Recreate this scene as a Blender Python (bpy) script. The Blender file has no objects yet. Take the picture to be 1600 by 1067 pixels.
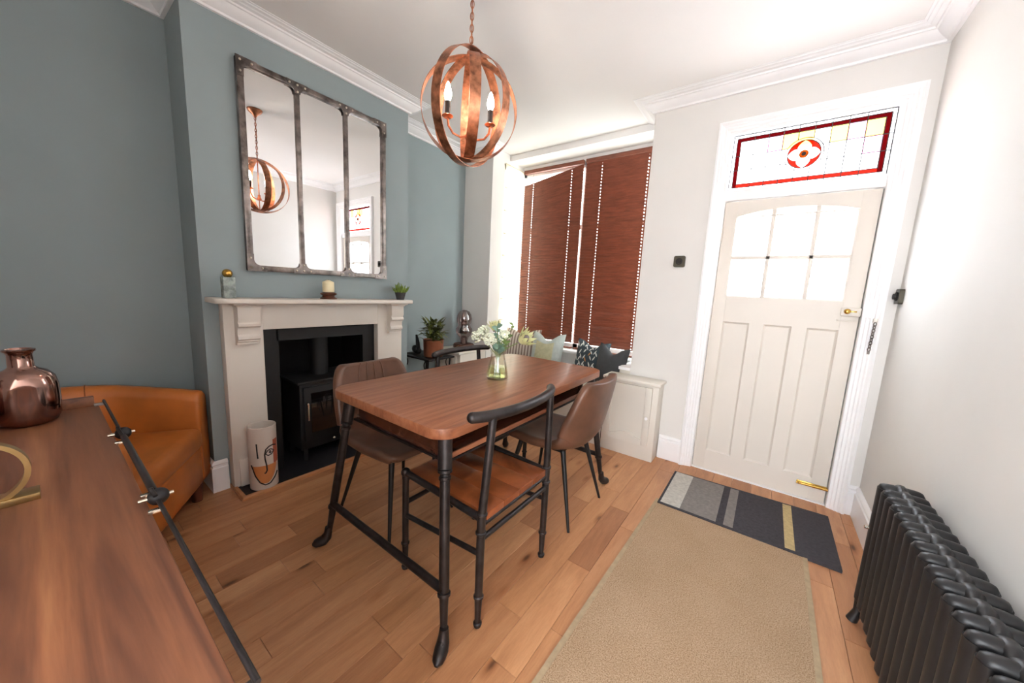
import bpy, bmesh, math, random
from mathutils import Vector as V, Matrix

# ------------------------------------------------------------------ scene, camera, light
sc = bpy.context.scene
COL = sc.collection
PI = math.pi
random.seed(7)

CAM = (-0.58326, -2.9535, 1.29837)
YAW, PITCH, ROLL, FPX = 0.630049, 0.144030, 0.0487345, 545.97
cy, sy, cp, sp = math.cos(YAW), math.sin(YAW), math.cos(PITCH), math.sin(PITCH)
fw = V((-sy * cp, cy * cp, -sp)); rt = V((cy, sy, 0)); up = rt.cross(fw)
r2 = rt * math.cos(ROLL) + up * math.sin(ROLL); u2 = up * math.cos(ROLL) - rt * math.sin(ROLL)
cd = bpy.data.cameras.new('camera'); cam = bpy.data.objects.new('camera', cd); COL.objects.link(cam)
cam.matrix_world = Matrix(((r2.x, u2.x, -fw.x, CAM[0]), (r2.y, u2.y, -fw.y, CAM[1]), (r2.z, u2.z, -fw.z, CAM[2]), (0, 0, 0, 1)))
cd.sensor_width = 36.0; cd.lens = FPX / 1600 * 36.0; cd.clip_start = 0.02
sc.camera = cam

w = bpy.data.worlds.new('world'); sc.world = w; w.use_nodes = True
bg = w.node_tree.nodes['Background']
bg.inputs[0].default_value = (0.92, 0.96, 1.0, 1); bg.inputs[1].default_value = 4.0      # bright overcast day

# light: the overcast sky through the door glass, the bay and an added, unseen doorway behind the camera, and the pendant's own bulbs
vs = sc.view_settings
vs.view_transform = 'Standard'; vs.look = 'None'; vs.exposure = 1.95; vs.gamma = 1.0; vs.use_curve_mapping = False
sc.cycles.use_denoising = True
sc.cycles.max_bounces = 10; sc.cycles.diffuse_bounces = 5; sc.cycles.glossy_bounces = 5
sc.cycles.transmission_bounces = 8; sc.cycles.transparent_max_bounces = 12
sc.cycles.caustics_reflective = False; sc.cycles.caustics_refractive = False
sc.cycles.sample_clamp_indirect = 6.0

# ------------------------------------------------------------------ materials
def lin(c):
    f = lambda v: v / 12.92 if v <= 0.04045 else ((v + 0.055) / 1.055) ** 2.4
    return tuple(f(v / 255.0) for v in c) + (1.0,)

class NT:
    def __init__(s, name):
        s.m = bpy.data.materials.new(name); s.m.use_nodes = True
        s.t = s.m.node_tree; s.b = s.t.nodes['Principled BSDF']; s.out = s.t.nodes['Material Output']
    def n(s, typ, **kw):
        nd = s.t.nodes.new(typ)
        for k, v in kw.items(): setattr(nd, k, v)
        return nd
    def l(s, a, b): s.t.links.new(a, b)
    def coords(s, scale=(1, 1, 1), rnd=False):
        tc = s.n('ShaderNodeTexCoord'); mp = s.n('ShaderNodeMapping'); mp.inputs['Scale'].default_value = scale
        s.l(tc.outputs['Object'], mp.inputs['Vector'])
        if rnd:
            oi = s.n('ShaderNodeObjectInfo'); mu = s.n('ShaderNodeMath', operation='MULTIPLY'); mu.inputs[1].default_value = 37.0
            s.l(oi.outputs['Random'], mu.inputs[0])
            cb = s.n('ShaderNodeCombineXYZ')
            for i in range(3): s.l(mu.outputs[0], cb.inputs[i])
            s.l(cb.outputs[0], mp.inputs['Location'])
        return mp.outputs['Vector']
    def noise(s, vec, scale, detail=3, rough=0.55, dist=0.0):
        nz = s.n('ShaderNodeTexNoise'); nz.inputs['Scale'].default_value = scale; nz.inputs['Detail'].default_value = detail
        nz.inputs['Roughness'].default_value = rough; nz.inputs['Distortion'].default_value = dist
        s.l(vec, nz.inputs['Vector']); return nz.outputs['Fac']
    def ramp(s, fac, stops):
        r = s.n('ShaderNodeValToRGB'); e = r.color_ramp.elements
        while len(e) < len(stops): e.new(0.5)
        for i, (p, c) in enumerate(stops): e[i].position = p; e[i].color = lin(c) if max(c) > 1 else tuple(c) + (1,)
        s.l(fac, r.inputs[0]); return r.outputs[0]
    def mix(s, a, b, fac=0.5, mode='MIX'):
        m = s.n('ShaderNodeMix', data_type='RGBA', blend_type=mode)
        for sock, v in ((m.inputs[6], a), (m.inputs[7], b), (m.inputs[0], fac)):
            if hasattr(v, 'is_linked'): s.l(v, sock)
            else: sock.default_value = v
        return m.outputs[2]
    def bump(s, h, strength=0.2, dist=0.01):
        b = s.n('ShaderNodeBump'); b.inputs['Strength'].default_value = strength; b.inputs['Distance'].default_value = dist
        s.l(h, b.inputs['Height']); s.l(b.outputs[0], s.b.inputs['Normal'])

def plain(name, c, rough=0.5, metal=0.0, var=0.06, vscale=6.0, bump=0.0, bscale=80.0, spec=0.5, coat=0.0):
    t = NT(name); b = t.b
    b.inputs['Roughness'].default_value = rough; b.inputs['Metallic'].default_value = metal
    b.inputs['Specular IOR Level'].default_value = spec; b.inputs['Coat Weight'].default_value = coat
    vec = t.coords()
    dark = tuple(max(0, v * (1 - var)) for v in c); lite = tuple(min(255, v * (1 + var)) for v in c)
    if var: t.l(t.ramp(t.noise(vec, vscale), [(0.3, dark), (0.7, lite)]), b.inputs['Base Color'])
    else: b.inputs['Base Color'].default_value = lin(c)
    if bump: t.bump(t.noise(vec, bscale, 4), bump, 0.004)
    return t.m

def wood(name, stops, scale, rough=0.4, grain=22.0, rnd=False, objcol=False, bump=0.08, fine=0.35, coat=0.0, knots=False):
    t = NT(name); b = t.b; b.inputs['Roughness'].default_value = rough; b.inputs['Coat Weight'].default_value = coat
    b.inputs['Coat Roughness'].default_value = 0.25
    vec = t.coords(scale, rnd)
    g1 = t.noise(vec, 2.2, 4, 0.6, 0.6); col = t.ramp(g1, stops)
    g2 = t.noise(vec, grain, 5, 0.7, 0.2)
    col = t.mix(col, t.ramp(g2, [(0.3, (0.45, 0.38, 0.32)), (0.62, (1, 1, 1))]), fine, 'MULTIPLY')
    if knots:
        v2 = t.coords((7.5, 2.6, 1), rnd); vo = t.n('ShaderNodeTexVoronoi'); vo.inputs['Scale'].default_value = 1.0
        t.l(v2, vo.inputs['Vector'])
        col = t.mix(col, t.ramp(vo.outputs['Distance'], [(0.04, (0.13, 0.08, 0.05)), (0.10, (0.72, 0.6, 0.5)), (0.20, (1, 1, 1))]), 0.85, 'MULTIPLY')
    if objcol:
        oi = t.n('ShaderNodeObjectInfo'); col = t.mix(col, oi.outputs['Color'], 1.0, 'MULTIPLY')
    t.l(col, b.inputs['Base Color'])
    if bump: t.bump(g2, bump, 0.003)
    return t.m

def glassy(name, col, transp=0.6, rough=0.05, translucent=False):
    # thin sheet: part clear, part glossy or milky
    t = NT(name); t.t.nodes.remove(t.b)
    tr = t.n('ShaderNodeBsdfTransparent'); tr.inputs[0].default_value = lin(col)
    if translucent:
        o = t.n('ShaderNodeBsdfTranslucent'); o.inputs[0].default_value = lin(col)
    else:
        o = t.n('ShaderNodeBsdfGlossy'); o.inputs[0].default_value = (1, 1, 1, 1); o.inputs['Roughness'].default_value = rough
    mx = t.n('ShaderNodeMixShader')
    if translucent: mx.inputs[0].default_value = 1 - transp
    else:
        lw = t.n('ShaderNodeLayerWeight'); lw.inputs[0].default_value = 0.25
        mr = t.n('ShaderNodeMapRange'); mr.inputs['To Min'].default_value = 1 - transp; mr.inputs['To Max'].default_value = 0.5
        t.l(lw.outputs['Fresnel'], mr.inputs[0]); t.l(mr.outputs[0], mx.inputs[0])
    t.l(tr.outputs[0], mx.inputs[1]); t.l(o.outputs[0], mx.inputs[2]); t.l(mx.outputs[0], t.out.inputs[0])
    return t.m

def emit(name, c, s):
    t = NT(name); t.b.inputs['Base Color'].default_value = lin(c); t.b.inputs['Emission Color'].default_value = lin(c)
    t.b.inputs['Emission Strength'].default_value = s; return t.m

def cloth_blind(name, c):
    t = NT(name); t.t.nodes.remove(t.b)
    d = t.n('ShaderNodeBsdfDiffuse'); d.inputs[0].default_value = lin(c)
    tl = t.n('ShaderNodeBsdfTranslucent'); tl.inputs[0].default_value = lin(c)
    mx = t.n('ShaderNodeMixShader'); mx.inputs[0].default_value = 0.45
    t.l(d.outputs[0], mx.inputs[1]); t.l(tl.outputs[0], mx.inputs[2]); t.l(mx.outputs[0], t.out.inputs[0]); return t.m

MT = {}
def build_mats():
    M = MT
    M['blue'] = plain('blue_paint', (149, 161, 163), 0.75, var=0.015, vscale=2, bump=0.03, bscale=350, spec=0.25)
    M['offwhite'] = plain('warm_white_paint', (226, 223, 219), 0.75, var=0.012, vscale=2, bump=0.03, bscale=350, spec=0.25)
    M['ceil'] = plain('ceiling_paint', (236, 233, 231), 0.9, var=0.008, vscale=1.5, spec=0.1)
    M['gloss'] = plain('white_gloss_paint', (244, 243, 244), 0.35, var=0.01)
    M['cream'] = plain('cream_paint', (221, 213, 203), 0.45, var=0.012, vscale=3)
    M['cupboard'] = plain('stone_paint', (222, 216, 206), 0.5, var=0.012, vscale=3)
    M['sub'] = plain('subfloor_dark', (70, 48, 32), 0.9)
    M['oak'] = wood('oak_plank', [(0.25, (172, 120, 84)), (0.5, (194, 140, 100)), (0.8, (208, 158, 117))], (7, 0.8, 7), 0.42, 24, True, True, 0.05, 0.22, 0.0, True)
    M['oaktrim'] = wood('oak_trim', [(0.3, (180, 120, 76)), (0.7, (214, 160, 112))], (6, 1, 6), 0.45, 20)
    M['table'] = wood('table_wood', [(0.25, (122, 70, 44)), (0.5, (152, 94, 64)), (0.75, (172, 114, 82))], (16, 1.0, 8), 0.4, 14, False, False, 0.03, 0.35, 0.15)
    M['shelfwood'] = wood('dark_shelf_wood', [(0.3, (52, 30, 22)), (0.7, (84, 50, 36))], (16, 1.0, 8), 0.22, 14, coat=0.4)
    M['seatwood'] = wood('seat_wood', [(0.3, (92, 44, 22)), (0.5, (138, 74, 40)), (0.7, (164, 94, 56))], (1.6, 1.6, 4), 0.33, 10, True, False, 0.03, 0.35, 0.2)
    M['side'] = wood('sideboard_wood', [(0.28, (84, 50, 36)), (0.42, (122, 76, 52)), (0.58, (142, 90, 60)), (0.78, (166, 112, 74))], (0.45, 8, 6), 0.5, 9, False, False, 0.05, 0.4, 0.05)
    M['sidedark'] = wood('sideboard_dark', [(0.3, (70, 40, 26)), (0.7, (112, 66, 42))], (1.2, 6, 6), 0.5, 14)
    M['iron'] = plain('dark_iron', (58, 54, 54), 0.42, 0.75, 0.18, 20)
    M['ironblk'] = plain('black_iron', (24, 22, 24), 0.5, 0.3, 0.12, 30, 0.1, 120)
    M['radiator'] = plain('radiator_black', (30, 30, 32), 0.42, 0.0, 0.1, 12, 0.05, 200)
    M['legblk'] = plain('black_leg', (26, 24, 24), 0.5, 0.2)
    M['steel'] = plain('aged_steel', (120, 112, 108), 0.35, 0.85, 0.32, 14)
    M['rivet'] = plain('rivet_metal', (214, 206, 190), 0.3, 0.9, 0.1)
    M['chrome'] = plain('nickel', (210, 200, 185), 0.22, 1.0, 0.05)
    M['brassdull'] = plain('dull_brass', (172, 144, 98), 0.38, 1.0, 0.1)
    M['brass'] = plain('brass', (206, 164, 84), 0.25, 1.0, 0.08)
    M['copper'] = plain('brushed_copper', (172, 116, 88), 0.36, 0.95, 0.3, 26)
    M['copperpot'] = plain('copper_pot', (156, 98, 74), 0.38, 0.85, 0.1)
    M['mercury'] = plain('mercury_glass', (152, 120, 110), 0.12, 1.0, 0.15, 12)
    M['leather'] = plain('brown_leather', (100, 68, 52), 0.38, 0, 0.16, 7, 0.12, 260)
    M['tan'] = plain('tan_leather', (184, 106, 46), 0.4, 0, 0.1, 5, 0.1, 240)
    M['stitch'] = plain('pale_seam', (172, 132, 108), 0.5)
    M['tanseam'] = plain('tan_seam', (140, 78, 34), 0.6)
    M['slat'] = wood('blind_wood', [(0.3, (100, 50, 34)), (0.7, (136, 74, 52))], (3, 20, 20), 0.42, 12, True, False, 0.03, 0.3)
    M['cord'] = plain('blind_cord', (120, 70, 48), 0.8)
    M['slate'] = plain('slate', (34, 33, 38), 0.6, 0, 0.08, 10)
    M['soot'] = plain('soot_black', (7, 7, 8), 0.8, 0, 0.2, 8)
    M['stove'] = plain('stove_black', (13, 13, 15), 0.6, 0.0, 0.1, 10)
    M['stoveglass'] = plain('stove_glass', (14, 12, 14), 0.06, 0, 0, spec=0.8)
    M['mirror'] = plain('mirror_silver', (240, 240, 240), 0.0, 1.0, 0)
    M['sisal'] = None
    M['matdark'] = plain('mat_charcoal', (58, 55, 60), 0.95, 0, 0.12, 60, 0.3, 600)
    M['matlight'] = plain('mat_pale_grey', (186, 182, 174), 0.95, 0, 0.07, 50, 0.3, 600)
    M['matgrey'] = plain('mat_grey', (126, 120, 116), 0.95, 0, 0.07, 50, 0.3, 600)
    M['matbeige'] = plain('mat_beige', (188, 166, 120), 0.95, 0, 0.07, 50, 0.3, 600)
    M['ceramic'] = plain('white_ceramic', (216, 206, 196), 0.45, 0, 0.03)
    M['ink'] = plain('black_ink', (30, 26, 28), 0.6, 0, 0)
    M['orange'] = plain('orange_glaze', (212, 138, 84), 0.5, 0, 0.04)
    M['terracotta'] = plain('red_glaze', (184, 98, 74), 0.5, 0, 0.04)
    M['wax'] = plain('ivory_wax', (240, 226, 186), 0.5, 0, 0.02)
    M['darkwood'] = plain('dark_turned_wood', (84, 46, 30), 0.4, 0, 0.25, 20)
    M['pot'] = plain('charcoal_pot', (58, 56, 58), 0.7)
    M['green'] = plain('succulent_green', (112, 134, 56), 0.5, 0, 0.25, 30)
    M['plant'] = plain('plant_leaf', (78, 84, 40), 0.5, 0, 0.45, 18)
    M['leafblue'] = plain('eucalyptus_leaf', (122, 152, 134), 0.6, 0, 0.15, 20)
    M['leafgreen'] = plain('fresh_leaf', (110, 132, 76), 0.5, 0, 0.2, 20)
    M['petal'] = plain('pale_green_petal', (212, 212, 158), 0.55, 0, 0.08, 20)
    M['floret'] = plain('white_floret', (232, 236, 214), 0.6, 0, 0.06, 60)
    M['stem'] = plain('stem_green', (124, 140, 88), 0.6)
    M['cone'] = plain('protea_heart', (132, 122, 120), 0.7, 0, 0.2, 40)
    M['glass'] = glassy('clear_glass', (253, 254, 250), 0.96)
    M['water'] = glassy('pale_green_water', (238, 244, 214), 0.97)
    M['ambglass'] = glassy('smoked_glass', (196, 178, 176), 0.8)
    M['frost'] = glassy('frosted_pane', (250, 252, 255), 0.6, translucent=True)
    M['g_white'] = glassy('leaded_clear_glass', (250, 250, 250), 0.45, translucent=True)
    M['g_yellow'] = glassy('leaded_straw_glass', (236, 212, 140), 0.45, translucent=True)
    M['g_pink'] = glassy('leaded_pink_glass', (222, 176, 200), 0.45, translucent=True)
    M['g_red'] = glassy('leaded_red_glass', (112, 40, 44), 0.3, translucent=True)
    M['g_coral'] = glassy('leaded_coral_glass', (176, 74, 62), 0.3, translucent=True)
    M['g_amber'] = glassy('leaded_amber_glass', (168, 104, 44), 0.3, translucent=True)
    M['lead'] = plain('lead_came', (72, 70, 72), 0.6, 0.4)
    M['bulb'] = emit('bulb_glass', (255, 244, 228), 42.0)
    M['socket'] = plain('black_socket', (52, 52, 54), 0.5)
    M['roman'] = cloth_blind('cream_blind_cloth', (247, 238, 218))
    M['romanline'] = plain('blind_batten', (206, 190, 158), 0.8)
    M['switch'] = plain('bronze_plate', (72, 68, 58), 0.4, 0.7, 0.1)
    M['switchin'] = plain('bronze_dark', (38, 36, 34), 0.5, 0.5)
    M['c_grey'] = plain('pale_grey_linen', (176, 184, 180), 0.95, 0, 0.04, 30, 0.2, 500)
    M['c_patch'] = plain('straw_linen', (184, 180, 148), 0.95, 0, 0.05, 30, 0.2, 500)
    M['c_white'] = plain('white_linen', (208, 214, 210), 0.95, 0, 0.04, 30, 0.2, 500)
    M['c_teal'] = plain('dark_teal_cloth', (52, 62, 68), 0.95, 0, 0.06, 30, 0.2, 500)
    M['c_char'] = plain('charcoal_cloth', (72, 74, 76), 0.95, 0, 0.05, 30, 0.2, 500)
    M['c_leafw'] = plain('print_white', (206, 208, 200), 0.9, 0, 0.03)
    M['c_leafo'] = plain('print_gold', (188, 132, 76), 0.9, 0, 0.03)
    M['cable'] = plain('grey_cable', (150, 140, 130), 0.6)
    # sisal weave
    t = NT('sisal_weave'); t.b.inputs['Roughness'].default_value = 0.95; t.b.inputs['Specular IOR Level'].default_value = 0.1
    v = t.coords((1, 1, 1)); n1 = t.noise(v, 230, 2, 0.6); n2 = t.noise(v, 4, 3)
    col = t.ramp(n1, [(0.3, (138, 112, 86)), (0.52, (178, 150, 122)), (0.75, (204, 178, 152))])
    col = t.mix(col, t.ramp(n2, [(0.3, (0.9, 0.88, 0.84)), (0.7, (1, 1, 1))]), 1.0, 'MULTIPLY')
    t.l(col, t.b.inputs['Base Color']); t.bump(n1, 0.5, 0.004); M['sisal'] = t.m
    M['sisaledge'] = plain('rug_binding', (170, 148, 118), 0.95, 0, 0.05, 40, 0.2, 500)
    # striped cushion
    t = NT('striped_cloth'); t.b.inputs['Roughness'].default_value = 0.95
    v = t.coords((1, 1, 1)); wv = t.n('ShaderNodeTexWave', wave_type='BANDS', bands_direction='X'); wv.inputs['Scale'].default_value = 9; wv.inputs['Distortion'].default_value = 0.3
    t.l(v, wv.inputs['Vector'])
    t.l(t.ramp(wv.outputs['Fac'], [(0.15, (122, 104, 98)), (0.4, (196, 182, 166)), (0.65, (150, 138, 132)), (0.9, (206, 196, 182))]), t.b.inputs['Base Color']); M['c_stripe'] = t.m
    # mottled aged glass block
    M['stoneglass'] = plain('mottled_grey_glass', (128, 138, 134), 0.25, 0, 0.35, 30)
build_mats()

# ------------------------------------------------------------------ mesh helpers
class B:
    def __init__(s): s.bm = bmesh.new()
    def box(s, x0, x1, y0, y1, z0, z1, bev=0.0, seg=2, M=None):
        t = bmesh.new(); bmesh.ops.create_cube(t, size=1)
        for v in t.verts: v.co = V(((x0 + x1) / 2 + v.co.x * (x1 - x0), (y0 + y1) / 2 + v.co.y * (y1 - y0), (z0 + z1) / 2 + v.co.z * (z1 - z0)))
        if bev: bmesh.ops.bevel(t, geom=t.edges[:], offset=bev, segments=seg, affect='EDGES', profile=0.5)
        return s.join(t, M)
    def join(s, t, M=None):
        if M is not None: t.transform(M)
        me = bpy.data.meshes.new('tmp'); t.to_mesh(me); t.free(); s.bm.from_mesh(me); bpy.data.meshes.remove(me); return s
    def loops(s, rings, closed_ring=True, closed_path=False, caps=True):
        vs = [[s.bm.verts.new(p) for p in r] for r in rings]; n = len(vs[0]); m = len(vs)
        for i in range(m if closed_path else m - 1):
            a, b = vs[i], vs[(i + 1) % m]
            for j in range(n if closed_ring else n - 1):
                k = (j + 1) % n
                try: s.bm.faces.new((a[j], a[k], b[k], b[j]))
                except ValueError: pass
        if caps and closed_ring and not closed_path:
            try: s.bm.faces.new(list(reversed(vs[0]))); s.bm.faces.new(vs[-1])
            except ValueError: pass
        return s
    def tube(s, pts, r, n=10, closed=False, caps=True, flat=None):
        pts = [V(p) for p in pts]; m = len(pts); rad = r if isinstance(r, (list, tuple)) else [r] * m
        tans = []
        for i in range(m):
            a = pts[i - 1] if (i > 0 or closed) else pts[i]; b = pts[(i + 1) % m] if (i < m - 1 or closed) else pts[i]
            tans.append((b - a).normalized())
        nrm = tans[0].orthogonal().normalized(); rings = []
        for i in range(m):
            nrm = (nrm - tans[i] * nrm.dot(tans[i]))
            nrm = nrm.normalized() if nrm.length > 1e-6 else tans[i].orthogonal().normalized()
            bi = tans[i].cross(nrm)
            rings.append([pts[i] + (nrm * math.cos(2 * PI * k / n) + bi * math.sin(2 * PI * k / n)) * rad[i] for k in range(n)])
        return s.loops(rings, True, closed, caps)
    def lathe(s, prof, c=(0, 0, 0), n=24, M=None, ax=0.0):
        rings = [[V((c[0] + r * math.cos(2 * PI * k / n + ax), c[1] + r * math.sin(2 * PI * k / n + ax), c[2] + z)) for k in range(n)] for r, z in prof]
        if M is not None: rings = [[M @ p for p in r] for r in rings]
        return s.loops(rings)
    def sphere(s, c, r, n=16, sc3=(1, 1, 1)):
        t = bmesh.new(); bmesh.ops.create_uvsphere(t, u_segments=n, v_segments=max(6, n // 2), radius=1)
        for v in t.verts: v.co = V((c[0] + v.co.x * r * sc3[0], c[1] + v.co.y * r * sc3[1], c[2] + v.co.z * r * sc3[2]))
        return s.join(t)
    def poly(s, pts2, h0, h1, f):
        # extrude a 2-D outline between two heights, f(a, b, h) gives the point
        a = [s.bm.verts.new(f(p[0], p[1], h0)) for p in pts2]; b = [s.bm.verts.new(f(p[0], p[1], h1)) for p in pts2]; n = len(a)
        s.bm.faces.new(a); s.bm.faces.new(list(reversed(b)))
        for i in range(n): s.bm.faces.new((a[i], b[i], b[(i + 1) % n], a[(i + 1) % n]))
        return s
    def grid(s, f, nu, nv, closed_u=False):
        vs = [[s.bm.verts.new(f(i / nu, j / nv)) for j in range(nv + 1)] for i in range(nu if closed_u else nu + 1)]
        m = len(vs)
        for i in range(m if closed_u else m - 1):
            for j in range(nv):
                s.bm.faces.new((vs[i][j], vs[(i + 1) % m][j], vs[(i + 1) % m][j + 1], vs[i][j + 1]))
        return s
    def sweep(s, path, prof, f, caps=True):
        # mitred sweep: path in 2-D, profile (d to the left of the path, h)
        P = [V((p[0], p[1])) for p in path]; rings = []
        for i, p in enumerate(P):
            ns = []
            if i > 0: d = (P[i] - P[i - 1]).normalized(); ns.append(V((-d.y, d.x)))
            if i < len(P) - 1: d = (P[i + 1] - P[i]).normalized(); ns.append(V((-d.y, d.x)))
            if len(ns) == 2: m = (ns[0] + ns[1]); m = m / (1 + ns[0].dot(ns[1]))
            else: m = ns[0]
            rings.append([f(p.x + m.x * d, p.y + m.y * d, h) for d, h in prof])
        return s.loops(rings, True, False, caps)

def ob(name, b, mat, parent=None, ang=38, kind=None, local=False, clean=True):
    bm = b.bm
    if clean: bmesh.ops.remove_doubles(bm, verts=bm.verts[:], dist=1e-5)
    bmesh.ops.recalc_face_normals(bm, faces=bm.faces[:])
    if parent is not None and not local:
        r = parent
        while r.parent: r = r.parent
        bm.transform(r.matrix_basis.inverted())
    me = bpy.data.meshes.new(name); bm.to_mesh(me); bm.free()
    if ang:
        me.shade_smooth(); me.set_sharp_from_angle(angle=math.radians(ang))
    me.materials.append(MT[mat] if isinstance(mat, str) else mat)
    o = bpy.data.objects.new(name, me); COL.objects.link(o)
    if parent is not None: o.parent = parent
    if kind: o['kind'] = kind
    return o

def thing(name, label, cat, loc=(0, 0, 0), rotz=0.0, group=None, kind=None):
    o = bpy.data.objects.new(name, None); COL.objects.link(o); o.empty_display_size = 0.1
    o.location = loc; o.rotation_euler = (0, 0, rotz)
    if label: o['label'] = label
    if cat: o['category'] = cat
    if group: o['group'] = group
    if kind: o['kind'] = kind
    return o

def solo(name, b, mat, label, cat, loc, group=None, ang=38):
    b.bm.transform(Matrix.Translation(-V(loc)))
    o = ob(name, b, mat, None, ang); o.location = loc; o['label'] = label; o['category'] = cat
    if group: o['group'] = group
    return o

def struct(name, b, mat, parent=None, ang=30, label=None):
    o = ob(name, b, mat, parent, ang)
    if parent is None: o['kind'] = 'structure'
    return o

def dup(root, loc, rotz, label):
    def rec(o, par):
        c = o.copy(); COL.objects.link(c); c.parent = par
        for ch in [k for k in bpy.data.objects if k.parent == o]: rec(ch, c)
        return c
    r = rec(root, None); r.location = loc; r.rotation_euler = (0, 0, rotz); r['label'] = label
    return r

idf = lambda a, b, h: V((a, b, h))
xz = lambda y: (lambda a, b, h: V((a, y + h, b)))

# ------------------------------------------------------------------ key dimensions (metres)
XA, XB = -3.486, -3.168             # alcove wall, chimney breast face
YB1, YB2 = -2.396, -1.006           # chimney breast ends
XR0, XR1 = -3.09, -1.477            # window recess
HC, ZC = 2.767, 2.691               # ceiling, underside of cornice
YBACK = -3.42

# ------------------------------------------------------------------ setting
floor = struct('floor', B().box(-3.75, 0.2, YBACK - 0.9, 0.65, -0.08, -0.018), 'sub')
W = 0.1165
rows = {}
joints = {-13: [-2.463], -11: [-2.59, -1.2], -10: [-2.38, -0.9], -8: [-2.34, -1.0], -7: [-2.574, -1.35], -6: [-1.9, -0.7], -5: [-2.273, -1.25], -17: [-2.505],
          -2: [-1.906, -0.75], -1: [-2.097, -1.504, -0.93], -12: [-2.257, -0.8]}
tones = [(0.92, 0.87, 0.82), (1.0, 0.98, 0.94), (1.08, 1.08, 1.05), (0.97, 0.93, 0.87), (1.05, 1.03, 0.98), (0.84, 0.77, 0.72), (1.02, 1.0, 0.93)]
for k in range(-22, 11):
    x0 = -1.12 + k * W; x1 = x0 + W
    if x1 < -3.5 or x0 > 0.0: continue
    x0c, x1c = max(x0, -3.486), min(x1, 0.0)
    js = joints.get(k)
    if js is None:
        js = []; y = YBACK + random.uniform(0.3, 1.2)
        while y < -0.15: js.append(y); y += random.uniform(0.7, 1.35)
    ys = [YBACK - 0.8] + sorted(js) + [0.02]
    for a, c in zip(ys[:-1], ys[1:]):
        b = B(); cx, cyy = (x0c + x1c) / 2, (a + c) / 2; hw, hl = (x1c - x0c) / 2 - 0.0006, (c - a) / 2 - 0.0006; ch = 0.0012
        b.loops([[V((sx * hw, syy * hl, -0.018)) for sx, syy in ((-1, -1), (1, -1), (1, 1), (-1, 1))],
                 [V((sx * hw, syy * hl, -ch)) for sx, syy in ((-1, -1), (1, -1), (1, 1), (-1, 1))],
                 [V((sx * (hw - ch), syy * (hl - ch), 0)) for sx, syy in ((-1, -1), (1, -1), (1, 1), (-1, 1))]])
        p = ob('plank', b, 'oak', floor, 0, local=True); p.location = (cx, cyy, 0)
        t = random.choice(tones)
        if k == -1 and abs(a + 1.504) < 0.01: t = (0.74, 0.66, 0.62)
        if k == -10 and c < -2.3: t = (1.12, 1.14, 1.12)
        if k == -11 and abs(a + 2.59) < 0.01: t = (0.84, 0.77, 0.72)
        p.color = t + (1,)

struct('ceiling', B().box(-3.75, 0.2, YBACK - 0.9, 0.62, HC, HC + 0.12), 'ceil')
b = B(); b.box(XA - 0.2, XA, YBACK - 0.9, -2.17, -0.08, HC).box(XA - 0.2, XA, -1.30, 0.2, -0.08, HC).box(XA - 0.2, XA, -2.17, -1.30, 0.985, HC).box(XA - 0.26, XA - 0.2, -2.2, -1.25, -0.08, 1.05)
struct('wall_left', b, 'blue')
b = B(); b.box(XA - 0.001, XB, YB1, -2.13, -0.02, HC).box(XA - 0.001, XB, -1.34, YB2, -0.02, HC).box(XA - 0.001, XB, -2.13, -1.34, 0.985, HC)
breast = struct('wall_chimney_breast', b, 'blue')
b = B()
b.box(XA - 0.2, XR0, 0, 0.2, -0.02, HC).box(XR1, -0.965, 0, 0.2, -0.02, HC).box(-0.965, -0.108, 0, 0.2, 2.455, HC).box(-0.108, 0.2, 0, 0.2, -0.02, HC)
b.box(XR0 - 0.12, XR1 + 0.12, 0.5, 0.62, -0.02, 0.665)                     # below the bay window
b.box(XR0 - 0.12, XR0, 0.2, 0.62, -0.02, 0.72).box(XR1, XR1 + 0.12, 0.2, 0.62, -0.02, 0.72)
b.box(XR0 - 0.12, XR0, 0.2, 0.62, 2.665, HC).box(XR1, XR1 + 0.12, 0.2, 0.62, 2.665, HC)
struct('wall_front', b, 'offwhite')
struct('wall_right', B().box(0, 0.2, YBACK - 0.9, 0, -0.02, HC), 'offwhite')
b = B(); b.box(XA - 0.2, -1.0, YBACK - 0.15, YBACK, -0.02, HC).box(-1.0, 0.0, YBACK - 0.15, YBACK, 2.1, HC)  # unseen back wall; its open doorway is added and lets sky light in
struct('wall_back', b, 'offwhite')
# dropped lintel over the bay
b = B(); b.box(XR0, XR1, 0.30, 0.60, 2.712, HC)
b.box(XR0, XR1, 0.292, 0.318, 2.705, 2.735).box(XR0, XR1, 0.555, 0.62, 2.66, HC)
struct('trim_5', b, 'ceil')
CP = [(0, -0.076), (0.018, -0.076), (0.022, -0.066), (0.030, -0.062), (0.046, -0.054), (0.062, -0.042), (0.072, -0.030), (0.080, -0.028), (0.084, -0.020), (0.104, -0.017),
      (0.112, -0.010), (0.122, -0.008), (0.126, -0.004), (0.137, -0.003), (0.137, 0.0), (0, 0)]
CP = [(d, HC + h) for d, h in CP]
left = [(XA, YBACK), (XA, YB1), (XB, YB1), (XB, YB2), (XA, YB2), (XA, 0.0), (XR0, 0.0), (XR0, 0.02)]
CPr = [(-d, h) for d, h in CP]
struct('trim_1', B().sweep(left, CPr, idf), 'gloss')
struct('trim_2', B().sweep([(XR1, 0.30), (XR1, 0.0), (0.0, 0.0), (0.0, YBACK)], CPr, idf), 'gloss')
SP = [(0, 0.0), (-0.02, 0.0), (-0.02, 0.150), (-0.013, 0.156), (-0.013, 0.168), (-0.018, 0.174), (-0.014, 0.184), (-0.004, 0.192), (0, 0.192)]
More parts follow.
